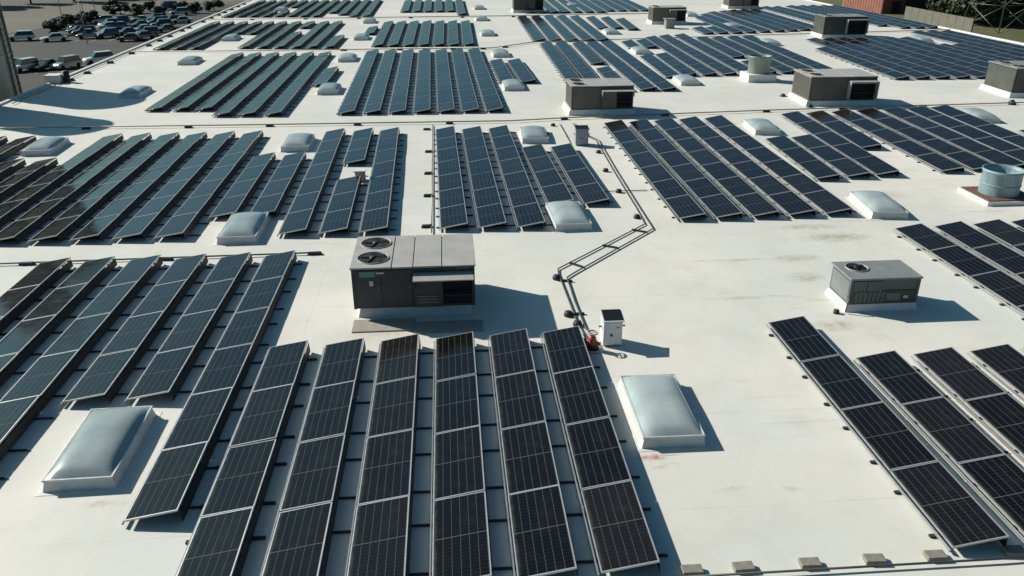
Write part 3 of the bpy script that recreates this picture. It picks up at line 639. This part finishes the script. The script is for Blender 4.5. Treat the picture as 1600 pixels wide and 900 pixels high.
# ------------------------------------------------------------------ electrical cabinets
def cabinet(x, y, w_, d_, h_, label, mt):
    t = thing('electrical_cabinet', label, 'cabinet', (x, y, 0), 0, 'electrical cabinets on the roof')
    q = MB(); q.hexa([(0,0,.04),(w_,0,.04),(w_,d_,.04),(0,d_,.04),(0,0,h_-.08),(w_,0,h_-.08),(w_,d_,h_),(0,d_,h_)]); q.build('housing', M[mt], t, bevel=.008)
    q = MB(); q.hexa([(-.03,-.05,h_-.085),(w_+.03,-.05,h_-.085),(w_+.03,d_+.03,h_+.005),(-.03,d_+.03,h_+.005),(-.03,-.05,h_-.055),(w_+.03,-.05,h_-.055),(w_+.03,d_+.03,h_+.035),(-.03,d_+.03,h_+.035)]); q.build('sloped_lid', M[mt], t)
    q = MB(); q.hexa([(.0,-.01,h_-.045),(w_,-.01,h_-.045),(w_,d_-.03,h_+.030),(0,d_-.03,h_+.030),(.0,-.01,h_-.030),(w_,-.01,h_-.030),(w_,d_-.03,h_+.046),(0,d_-.03,h_+.046)]); q.build('small_solar_panel', M['backsheet'], t)
    q = MB(); q.box(.02,-.012,.08,w_-.02,-.001,h_-.13); q.build('door', M[mt], t, bevel=.004)
    q = MB(); q.lathe([(.001,.0),(.032,.0),(.032,.03),(.001,.03)], 12); q.v = [(a+w_*.42, -c-.0125, b+h_*.42) for a,b,c in q.v]; q.build('door_lock', M['foot'], t)
    q = MB(); q.box(w_*.66,-.016,h_*.66,w_*.84,-.0125,h_*.70); q.build('name_plate', M['louvre'], t)
    for xx in (-.10, w_+.02):
        q = MB(); q.box(xx,d_*.3,h_*.62,xx+.08,d_*.3+.04,h_*.66); q.build('bracket', M['tray'], t)
    for xx in (.03, w_-.07):
        q = MB(); q.box(xx,.03,0,xx+.04,d_-.03,.04); q.build('foot', M['tray'], t)
    return t
cabinet(3.72, 17.52, .48, .46, .80, 'white electrical cabinet with a small black solar lid, near centre', 'whitepaint')
cabinet(6.12, 37.7, .62, .5, .86, 'grey electrical cabinet beside the far skylight and cable tray', 'grey2')
t = thing('valve_manifold', 'red valve with pale rags beside the white cabinet', 'valve', (3.42, 17.42, 0))
q = MB(); q.lathe([(.001,.10),(.09,.10),(.10,.16),(.10,.34),(.06,.40),(.001,.41)], 14); q.build('valve_body', M['red'], t)
q = MB(); q.tube([(-.22,.10,.20),(.0,.0,.22),(.20,-.08,.18)], .045, 8); q.build('pipe_stub', M['red'], t)
q = MB(); q.lathe([(.12,.45),(.14,.46),(.14,.49),(.12,.50),(.12,.45)], 14); q.tube([(-.12,0,.475),(.12,0,.475)], .01, 5); q.tube([(0,-.12,.475),(0,.12,.475)], .01, 5); q.tube([(0,0,.4),(0,0,.475)], .012, 5); q.build('hand_wheel', M['brass'], t)
q = MB(); q.lathe([(.07,-.02),(.075,.02)], 12); q.v = [(a-.24+c*.2, b+.10, c*2+.20) for a,b,c in q.v]; q.build('flange', M['foot'], t)
q = MB(); q.tube([(.18,-.16,.03),(.05,-.22,.03),(-.15,-.20,.04),(-.30,-.05,.05)], .03, 7); q.build('hose', M['brass'], t)
q = MB(); q.box(-.16,-.14,0,.16,.14,.10); q.build('base_block', M['foot'], t, bevel=.01)

# ------------------------------------------------------------------ conduits on the roof
def run(name, label, cat, pts, r, m, feet, fsize=(.16,.12,.10), fm='foot', grp=None, fname='support_block'):
    t = thing(name, label, cat, (pts[0][0], pts[0][1], 0), 0, grp)
    ox, oy = pts[0][0], pts[0][1]
    q = MB(); q.tube([(a-ox, b-oy, c) for a, b, c in pts], r, 8); q.build('pipe', M[m], t)
    fb = MB(); sx, sy_, sz = fsize; fb.hexa([(-sx,-sy_,0),(sx,-sy_,0),(sx,sy_,0),(-sx,sy_,0),(-sx*.8,-sy_*.8,sz),(sx*.8,-sy_*.8,sz),(sx*.8,sy_*.8,sz),(-sx*.8,sy_*.8,sz)]); fme = fb.mesh(fname, [M[fm]])
    for fx, fy in feet: link(fname, fme, t, (fx-ox, fy-oy, 0), (0,0,random.uniform(-.1,.1)))
    return t
ZT = .045
t = thing('cable_tray', 'pair of dark steel conduits zigzagging past the white cabinet', 'cable tray', (0,0,0))
q = MB(); q.tube([(6.78,42.4,ZT),(6.85,40.2,ZT),(7.42,38.6,ZT),(7.22,33.0,ZT),(7.10,28.0,ZT),(7.06,25.85,ZT),(3.69,22.18,ZT),(3.42,21.85,ZT),(3.40,20.2,ZT),(3.44,18.45,ZT),(3.55,17.6,.10)], .024, 8); q.build('conduit', M['tray'], t)
q = MB(); q.tube([(6.66,42.4,ZT),(6.72,40.2,ZT),(7.28,38.6,ZT),(7.08,33.0,ZT),(6.96,28.0,ZT),(6.88,26.3,ZT)], .018, 8); q.build('conduit', M['tray'], t)
q = MB(); q.tube([(5.96,42.3,ZT),(5.95,39.9,ZT),(5.90,37.4,ZT)], .022, 8); q.build('conduit', M['tray'], t)
q = MB(); q.tube([(6.84,26.30,ZT),(3.24,22.54,ZT),(3.20,22.2,ZT),(3.27,18.75,ZT),(3.34,17.7,.10)], .022, 8); q.build('conduit', M['tray'], t)
for (ax, ay, bx, by) in ((6.35,25.85,6.72,25.55),(5.05,24.45,5.42,24.15),(3.72,23.05,4.02,22.62),(3.2,21.7,3.5,21.6),(3.22,19.4,3.5,19.4)):
    q = MB(); q.hexa([(ax-.05,ay-.05,0),(bx+.05,by-.05,0),(bx+.05,by+.05,0),(ax-.05,ay+.05,0),(ax-.05,ay-.03,.06),(bx+.05,by-.03,.06),(bx+.05,by+.03,.06),(ax-.05,ay+.03,.06)]); q.build('cross_support', M['foot'], t)
fb = MB(); fb.lathe([(.12,0),(.13,.06),(.10,.13),(.001,.14)], 12); fme = fb.mesh('round_weight', [M['foot']])
for fx, fy in ((6.98,39.5),(7.0,36.3),(6.75,33.2),(6.72,30.2),(6.76,27.1),(3.10,21.85),(3.10,19.35),(3.26,18.75),(4.98,40.1),(5.56,42.0)):
    link('round_weight', fme, t, (fx, fy, 0))
q = MB(); q.tube([(3.5,26.9+3.3,.06),(6.2,30.2,.06),(7.9,30.3,.04)], .018, 6); 
t2 = thing('conduit', 'short dark conduit crossing under the tray beside the middle right array', 'conduit', (0,0,0)); q.build('pipe', M['tray'], t2)
run('conduit', 'thin vertical conduit with black weights left of the small middle array', 'conduit', [(-.87,42.58,.06),(-.80,35,.06),(-.72,26.0,.06)], .022, 'tray', [(-1.16,41.64),(-.98,37.07),(-.94,33.43),(-.90,30.29),(-.90,26.75)], (.2,.09,.09))
gy = [(-25.8,43.5),(-10.3,43.1),(3.4,42.95),(6.4,43.45),(18.4,44.5),(34.5,45.4),(51.5,46.6)]
run('gas_pipe', 'thin tan pipe crossing the roof behind the middle arrays', 'pipe', [(a,b,.11) for a,b in gy], .035, 'pipe', [(-19.08,43.25),(-13.8,43.15),(-9.55,43.1),(-4.9,43.0),(.03,42.95),(6.39,43.5),(12.2,44.0),(18.26,44.5),(22.92,44.8),(28.0,45.1),(33.7,45.3)], (.2,.12,.12))
run('gas_pipe', 'tan pipe crossing the roof behind the upper arrays', 'pipe', [(-26.6,71.6,.11),(4,71.4,.11),(8,75.0,.11),(30,78.2,.11),(51.5,81.0,.11)], .04, 'pipe', [(-8.8,71.5),(-4.0,71.45),(-1.8,71.45),(.6,71.4),(3.2,71.4),(5.2,72.3)], (.25,.16,.12))
run('gas_pipe', 'faint far pipe crossing near the top of the roof', 'pipe', [(-27,97.2,.11),(10,98.5,.11),(25,100,.11)], .045, 'pipe', [(-22+6*k,97.3+.13*k) for k in range(7)], (.22,.16,.12))
run('dark_pipe', 'dark pipe behind the tops of the front left rows', 'pipe', [(-22,24.25,.07),(-14,24.3,.07),(-4.3,24.45,.07)], .028, 'tray', [(-14.9,24.3),(-13.45,24.3),(-9.2,24.35),(-4.5,24.45)], (.24,.07,.09))
ep = [(58.24,-26.14),(61.2,-26.2),(66.0,-26.35),(71.0,-26.45),(75.8,-26.6),(79.0,-26.65),(82.3,-26.75),(86.7,-26.85),(89.3,-26.9),(95.1,-27.0),(99,-27.1),(102.5,-27.15),(105.6,-27.2),(109.4,-27.25),(113.4,-27.35),(117.2,-27.45)]
run('edge_conduit', 'conduit on dark weights along the left roof edge', 'conduit', [(x,y,.09) for y,x in [(50,-26.0)]+ep], .025, 'tray', [(x+.15,y) for y,x in ep], (.2,.2,.16))
# front pipe on timber blocks
t = thing('front_pipe', 'dark pipe on timber blocks at the bottom right of the picture', 'pipe', (0,0,0))
q = MB(); q.tube([(3.0,9.58,.075),(9.0,9.56,.075),(22,9.8,.06)], .02, 8); q.build('pipe', M['hv_dark'], t)
bl = MB(); bl.box(-.17,-.08,0,.17,.11,.09); bme = bl.mesh('timber_block', [M['wood']])
for xx in (3.75,4.62,5.76,6.88,7.95,9.35,10.6,11.8,13.0): link('timber_block', bme, t, (xx+.02, 9.73, 0), (0,0,random.uniform(-.07,.07)), bevel=.008)
# little clamp posts near the HVAC and roof drain
for x, y, lab in ((21.3,46.5-.9,'small dark roof drain left of the brown unit on bare roof'),(21.0,48.9,'roof drain just left of the brown unit corner'),(34.1,45.9,'small pipe stand near the right frame edge'),(18.95,34.7,'dark roof drain in the notch of the middle right array')):
    q = MB(); q.lathe([(.22,0),(.20,.05),(.12,.11),(.11,.16),(.001,.17)], 14); o_ = q.build('roof_drain', M['foot']); o_.location = (x, y, 0)
    tag(o_, lab, 'roof drain', 'roof drains')
t = thing('junction_box', 'small pinkish junction box in the gap of the middle left array', 'junction box', (-3.78, 32.7, 0))
q = MB(); q.box(-.2,-.2,0,.2,.2,.42); q.build('housing', M['brass'], t, bevel=.02); q = MB(); q.box(-.24,-.24,.421,.24,.24,.47); q.build('lid', M['white'], t); q = MB(); q.lathe([(.12,0),(.11,.2),(.001,.21)], 10, (-.1,.75)); q.build('dark_post', M['foot'], t)
# corner stand at the left edge
t = thing('roof_anchor', 'white capped anchor box on the left roof edge by the silo shadow', 'anchor', (-26.75, 57.6, 0))
q = MB(); q.box(-.5,-.45,0,.5,.45,.55); q.build('housing', M['white'], t, bevel=.03); q = MB(); q.lathe([(.22,0),(.22,.75),(.001,.77)], 12, (.75,.1)); q.build('dark_post', M['foot'], t)

# ------------------------------------------------------------------ silos beside the left edge
def silo(x, y, r, h, label):
    t = thing('silo', label, 'silo', (x, y, GZ), 0, 'silos beside the warehouse')
    q = MB(); q.lathe([(r,0),(r,h-GZ-.5)], 64); q.build('shell', M['silo'], t)
    q = MB(); q.lathe([(r+.04,h-GZ-.5),(r+.04,h-GZ-.3),(r*.55,h-GZ+.15),(.01,h-GZ+.35)], 64); q.build('cap', M['silo'], t)
    for k in range(5):
        zz = 2.5+k*3.0; q = MB(); q.lathe([(r,zz),(r+.035,zz+.02),(r+.035,zz+.10),(r,zz+.12)], 64); q.build('hoop', M['silo'], t)
    q = MB(); q.box(r-.05,-.35,1,r+.12,-.30,h-GZ-1); q.box(r-.05,.30,1,r+.12,.35,h-GZ-1)
    for k in range(40): q.box(r+.05,-.30,1.2+.36*k,r+.09,.30,1.24+.36*k)
    tag(q.build('ladder', M['steel'], t), kind='stuff')
silo(-31.1,56.5,2.3,7.6,'tall beige round silo just outside the left roof edge')
silo(-31.3,50.3,1.95,8.4,'slimmer silo left of the frame whose shadow crosses the roof')

# ------------------------------------------------------------------ cars
def car_proto(paint, kind):
    """+y is forward; returns list of (name, mesh)"""
    hw = .90; L = 2.25 if kind != 'van' else 2.5
    H1 = {'sedan': .88, 'suv': 1.02, 'van': 1.1, 'pickup': 1.0}[kind]; H2 = {'sedan': 1.42, 'suv': 1.72, 'van': 2.0, 'pickup': 1.75}[kind]
    b = MB()
    prof = [(-L,.30),(-L-.05,.62),(-L+.06,H1-.06),(-L*.62,H1),(L*.42,H1-.02),(L*.86,H1-.16),(L,.62),(L,.30)]
    n = len(b.v)
    for sx in (-1, 1):
        for (y, z) in prof: b.v.append((sx*(hw if z < H1-.1 else hw-.06), y, z))
    m_ = len(prof)
    b.f.append(tuple(range(n, n+m_))); b.f.append(tuple(range(n+2*m_-1, n+m_-1, -1))); b.m += [0,0]; b.smooth += [False]*2
    for i in range(m_):
        j = (i+1) % m_; b.f.append((n+i, n+j, n+m_+j, n+m_+i)); b.m.append(0); b.smooth.append(False)
    c = MB(); g0 = {'sedan': (-1.55,1.05,-.95,.25), 'suv': (-2.15,1.05,-1.85,.35), 'van': (-2.4,1.5,-2.25,.95), 'pickup': (-.6,1.1,-.45,.5)}[kind]
    a0, a1, t0, t1 = g0
    c.hexa([(-hw+.08,a0,H1-.02),(hw-.08,a0,H1-.02),(hw-.08,a1,H1-.05),(-hw+.08,a1,H1-.05),(-hw+.22,t0,H2-.05),(hw-.22,t0,H2-.05),(hw-.22,t1,H2-.05),(-hw+.22,t1,H2-.05)])
    rf = MB(); rf.box(-hw+.20,t0-.02,H2-.05,hw-.20,t1+.02,H2)
    wh_ = MB()
    for k in (0,):
        wh_.lathe([(.001,-.10),(.33,-.10),(.35,-.06),(.35,.06),(.33,.10),(.20,.105),(.001,.09)], 16)
    wh_.v = [(z, x, y) for x, y, z in wh_.v]
    hl = MB(); hl.box(-.14,-.04,-.07,.14,.04,.07)
    return dict(body=b.mesh('car_body', [M[paint]]), glass=c.mesh('cabin_glass', [M['glass']]), roof=rf.mesh('car_roof', [M[paint]]), wheel=wh_.mesh('wheel', [M['tyre']]), L=L, hw=hw, hl=hl.mesh('headlight', [M['lamp']]))
for nm, c in (('white',(.62,.63,.62)),('silver',(.33,.35,.37)),('black',(.015,.015,.017)),('blue',(.04,.06,.10)),('maroon',(.10,.02,.02)),('grey',(.12,.125,.13)),('green',(.03,.06,.05))):
    m_ = mat(nm+'_car_paint', c, .3, .1, .06, 2, coat=.7); M['p_'+nm] = m_
PR = {}
def car(x, y, rz, paint, kind, label):
    k = (paint, kind)
    if k not in PR: PR[k] = car_proto('p_'+paint, kind)
    P = PR[k]; nm = {'sedan': 'parked_car', 'suv': 'parked_suv', 'van': 'parked_van', 'pickup': 'parked_pickup'}[kind]
    t = thing(nm, label, 'car', (x, y, GZ+.01), rz, 'cars parked left of the warehouse')
    bd = link('body', P['body'], t, bevel=.07); link('cabin', P['glass'], t, bevel=.05); link('roof', P['roof'], t, bevel=.02)
    for sx in (-1, 1):
        for yy in (-1.4, 1.4): link('wheel', P['wheel'], t, (sx*(P['hw']-.06), yy, .35))
        link('headlight', P['hl'], t, (sx*.62, P['L']-.03, .66))
PI = math.pi
cars = [
 (-61.5,124.0,2.7,'white','suv','white suv leftmost in the front parking row beside the silo'), (-58.9,125.1,2.75,'black','sedan','black car second in the front parking row'), (-56.4,126.0,2.7,'silver','suv','silver suv third in the front parking row'), (-53.4,130.5,2.2,'white','suv','white suv right of the front parking row against the roof edge'),
 (-78.2,159.3,1.9,'white','suv','bright white suv alone at the left of the second row'), (-71.8,158.0,2.2,'white','sedan','pale car second from left in the middle row'),
 (-66.8,161.4,1.8,'silver','pickup','silver pickup at the front of the dense group of cars'), (-64.0,162.2,2.4,'grey','suv','grey suv just right of the silver pickup'), (-61.6,166.0,2.3,'blue','sedan','dark blue car in the middle of the dense group'), (-60.2,171.0,2.2,'silver','sedan','silver car behind the dark blue one in the dense group'),
 (-57.9,156.9,1.9,'maroon','sedan','maroon car nearest the roof edge in the dense group'), (-57.2,164.3,2.0,'maroon','suv','maroon suv behind the maroon car'), (-74.0,187.0,2.0,'white','suv','white suv with dark windows in the back row, left'),
 (-70.2,185.6,2.3,'blue','suv','navy suv in the back row next to the white suv'), (-66.9,189.0,1.9,'white','sedan','white car in the back row centre'), (-63.7,189.6,2.2,'green','suv','dark green suv right of the back row white car'),
 (-60.0,189.5,2.0,'black','sedan','black car at the right end of the back row'), (-62.9,204.5,1.9,'silver','suv','pale silver suv farthest right behind the black car'), (-69.9,218.4,2.2,'grey','van','grey van deep in the bushes at the top'),
 (-69.8,166.5,2.0,'black','suv','black suv left of the silver pickup'), (-72.5,170.5,2.4,'black','sedan','black car tucked under the dark bushes'), (-67.0,177.0,1.9,'grey','sedan','grey car between the two dense rows'), (-63.5,179.0,2.3,'blue','sedan','blue-black car between the two dense rows, right'),
 (-59.0,178.5,2.0,'black','suv','black suv by the roof edge between the dense rows'), (-75.3,178.0,2.1,'maroon','sedan','dark red car among the bushes'), (-55.8,171.0,2.3,'green','sedan','dark green car against the roof edge'), (-68.9,176.5,2.1,'white','sedan','white car half hidden between the dark bushes and silver pickup'), (-61.6,184.0,2.2,'blue','suv','navy suv just below the green suv, far rows'), (-65.6,183.0,1.9,'black','sedan','black car just below the back row white car'), (-70.0,180.0,2.3,'grey','suv','grey suv directly below the navy suv in the far rows'), (-57.4,187.0,2.0,'silver','sedan','silver car peeking over the roof edge in the back row'), (-56.6,160.0,2.1,'blue','sedan','dark blue car at the roof edge between maroon ones'), (-64.3,126.8,2.6,'grey','sedan','grey car hidden partly behind the silo')]
for c in cars: car(*c)

# ------------------------------------------------------------------ trees and bushes
def crown_mesh(seed, n, rx, ry, rz, leaf, m, lobes=7):
    rnd = random.Random(seed); mb = MB(); cs = []
    for k in range(lobes):
        a = rnd.uniform(0, 2*PI); rr = rnd.uniform(.2,.75); cs.append((rx*rr*math.cos(a), ry*rr*math.sin(a), rz*rnd.uniform(-.4,.75), rnd.uniform(.32,.6)))
    for i in range(n):
        c = rnd.choice(cs); d = Vector((rnd.gauss(0,1), rnd.gauss(0,1), rnd.gauss(0,1))).normalized(); q = rnd.uniform(.55,1.05)
        p_ = Vector((c[0]+d.x*q*c[3]*rx, c[1]+d.y*q*c[3]*ry, c[2]+d.z*q*c[3]*rz)); p_.z = max(p_.z, -rz*.95)
        nrm = (d+Vector((rnd.uniform(-.6,.6), rnd.uniform(-.6,.6), rnd.uniform(-.6,.6)))).normalized()
        a = nrm.cross(Vector((.3,.2,1))).normalized(); b = nrm.cross(a); s = leaf*rnd.uniform(.6,1.4)
        mb.quad([p_+a*s, p_+b*s*.7, p_-a*s, p_-b*s*.7])
    return mb.mesh('crown', [m])
def trunk_mesh(h, r):
    q = MB(); q.tube([(0,0,0),(.05,.02,h*.5),(0,0,h)], r, 8)
    for k in range(4): a = k*PI/2+.4; q.tube([(0,0,h*.55),(h*.25*math.cos(a),h*.25*math.sin(a),h*1.05)], r*.45, 5)
    return q.mesh('trunk', [M['bark']])
crB = [crown_mesh(s, 1500, 3.0, 3.0, 1.9, .26, M['leaf']) for s in (1,2,3)]
crT = [crown_mesh(s, 3200, 4.2, 4.2, 4.0, .34, M[k], 10) for s, k in ((11,'leaf'),(12,'leaf2'),(13,'leaf'))]
trB, trT = trunk_mesh(1.4,.14), trunk_mesh(4.0,.28)
bush = [(-79.2,184),(-81.1,193.5),(-76.2,186.8),(-80.8,209),(-76.9,205.5),(-74.2,209.5),(-73.4,216),(-66.3,217.5),(-60.5,208.3),(-75.4,167.4),(-78.5,176),(-71,199),(-66.5,201.5),(-57.5,214.5),(-84,220)]
bl_ = ['at the left of the dense group of cars','left of the cars next to the dirt road','just behind the white back row suv','far left by the light poles','far back left of the grey van','right beside the grey van','behind the grey van','far back near the roof edge','behind the silver suv near the roof edge','nearest, left of the silver pickup','between the road and the cars','behind the back row centre','behind the green suv','farthest right at the roof edge','alone beside the dirt road']
for i, (x, y) in enumerate(bush):
    t = thing('bush', 'dark bush %s' % bl_[i], 'bush', (x, y, GZ), random.uniform(0,6), 'bushes around the car park')
    s = random.uniform(.6,.85); t.scale = (s,s,s); link('crown', crB[i%3], t, (0,0,1.5)); link('trunk', trB, t)
trees = [(-122,232),(-113,240),(-104,246),(-96,252),(-131,226),(-86,262),(-55,244),(-46,250)]
for i, (x, y) in enumerate(trees):
    t = thing('dark_tree', '%s dark tree along the far side of the dirt road' % (ORD[i+1]+' from the left'), 'tree', (x, y, GZ), random.uniform(0,6), 'trees beyond the dirt road')
    s = random.uniform(.9,1.3); t.scale = (s,s,s); link('crown', crT[i%3], t, (0,0,5.2)); link('trunk', trT, t)
rt = [(112,180),(119,184),(126,189),(118,172),(125,174),(132,178),(124,163),(131,166),(138,172),(130,155),(138,160),(146,166),(121,200),(131,204),(142,194),(139,182),(115,168),(121,158),(113,174),(128,148)]
for i, (x, y) in enumerate(rt):
    t = thing('dark_tree', '%s dark tree in the grove behind the pylon at upper right' % ORD[i+1], 'tree', (x, y, GZ), random.uniform(0,6), 'grove behind the pylon')
    s = random.uniform(1.1,1.6); t.scale = (s,s,s*1.1); link('crown', crT[i%3], t, (0,0,3.9)); link('trunk', trT, t)

# ------------------------------------------------------------------ far buildings, wall, pylon, poles
def shed(x, y, w_, d_, h_, rz, mt, label, ribs=True, nm='shed'):
    t = thing(nm, label, 'building', (x, y, GZ), rz)
    q = MB(); q.box(0,0,0,w_,d_,h_); q.build('wall', M[mt], t)
    q = MB(); q.hexa([(-.3,-.3,h_+.001),(w_+.3,-.3,h_+.001),(w_+.3,d_+.3,h_+.001),(-.3,d_+.3,h_+.001),(-.3,-.3,h_+.25),(w_+.3,-.3,h_+.25),(w_+.3,d_+.3,h_+1.0),(-.3,d_+.3,h_+1.0)]); q.build('roof', M['hv_grey' if mt != 'darkwall' else 'darkwall'], t)
    if ribs:
        q = MB(); n = int(w_/.9)
        for k in range(n): q.box(.2+k*.9,-.06,.1,.32+k*.9,-.001,h_-.1)
        n = int(d_/.9)
        for k in range(n): q.box(-.06,.2+k*.9,.1,-.001,.32+k*.9,h_-.1)
        tag(q.build('cladding_ribs', M[mt], t), kind='stuff')
    q = MB(); q.box(w_*.4,-.09,0,w_*.4+2.6,-.061,2.8); q.build('door', M['darkwall'], t)
    return t
shed(104.6,193.5,7.0,14,6.6,.25,'brick','red clad shed beyond the right roof edge at the top')
shed(112.0,193.0,20,12,7.5,-.12,'darkwall','long dark shed right of the red one')
t = thing('concrete_wall', 'long beige concrete panel wall on the grass at upper right', 'wall', (97.5,171.0,GZ), -.0)
p0, p1 = Vector((100.5,176.0,0)), Vector((99.5,150.0,0)); n = 9
for k in range(n):
    a = p0.lerp(p1, k/n)-t.location; b = p0.lerp(p1, (k+1)/n)-t.location
    q = MB(); q.hexa([(a.x,a.y-.04,0),(b.x,b.y+.04,0),(b.x+.25,b.y+.04,0),(a.x+.25,a.y-.04,0),(a.x,a.y-.04,3.3),(b.x,b.y+.04,3.3),(b.x+.25,b.y+.04,3.3),(a.x+.25,a.y-.04,3.3)]); q.build('wall_panel', M['conc'], t)
t = thing('lattice_pylon', 'steel lattice pylon in front of the dark grove at upper right', 'pylon', (111.5,160.5,GZ), .3)
hw0, HP = 4.6, 26.0
def leg(sx, sy_, z): f = 1-z/HP*.82; return (sx*hw0*f, sy_*hw0*f, z)
for sx in (-1,1):
    for sy_ in (-1,1):
        q = MB(); q.tube([leg(sx,sy_,0), leg(sx,sy_,HP)], .11, 6); q.build('leg', M['steel'], t)
zs = [0,5.0,9.2,12.8,16,19,22,24.5]
for za, zb in zip(zs[:-1], zs[1:]):
    for (c1, c2) in (((-1,-1),(1,-1)),((1,-1),(1,1)),((1,1),(-1,1)),((-1,1),(-1,-1))):
        q = MB(); q.tube([leg(*c1,za), leg(*c2,zb)], .06, 5); q.build('brace', M['steel'], t); q = MB(); q.tube([leg(*c2,za), leg(*c1,zb)], .06, 5); q.build('brace', M['steel'], t)
        q = MB(); q.tube([leg(*c1,zb), leg(*c2,zb)], .05, 5); q.build('brace', M['steel'], t)
for zz in (20.5, 24.5):
    q = MB(); q.tube([(-5,0,zz),(0,0,zz+.8),(5,0,zz)], .1, 5); q.build('cross_arm', M['steel'], t)
for i, (x, y, h_) in enumerate([(-91.2,207.1,9.5),(-89.5,215.3,9.5),(-86.0,214.0,9.5),(-64.0,153.0,7.5)]):
    t = thing('lamp_post', ['leftmost thin light pole by the dirt road','middle thin light pole by the dirt road','rightmost thin light pole by the dirt road','light pole standing between the parking rows'][i], 'lamp post', (x, y, GZ), 0, 'light poles around the car park')
    q = MB(); q.lathe([(.09,0),(.05,h_),(.001,h_)], 8); q.build('pole', M['steel'], t); q = MB(); q.tube([(0,0,h_-.1),(.9,0,h_+.2)], .05, 5); q.build('arm', M['steel'], t); q = MB(); q.box(.8,-.12,h_+.12,1.4,.12,h_+.24); q.build('lamp_head', M['steel'], t)
print('rows', nrow[0], 'objects', len(bpy.data.objects))
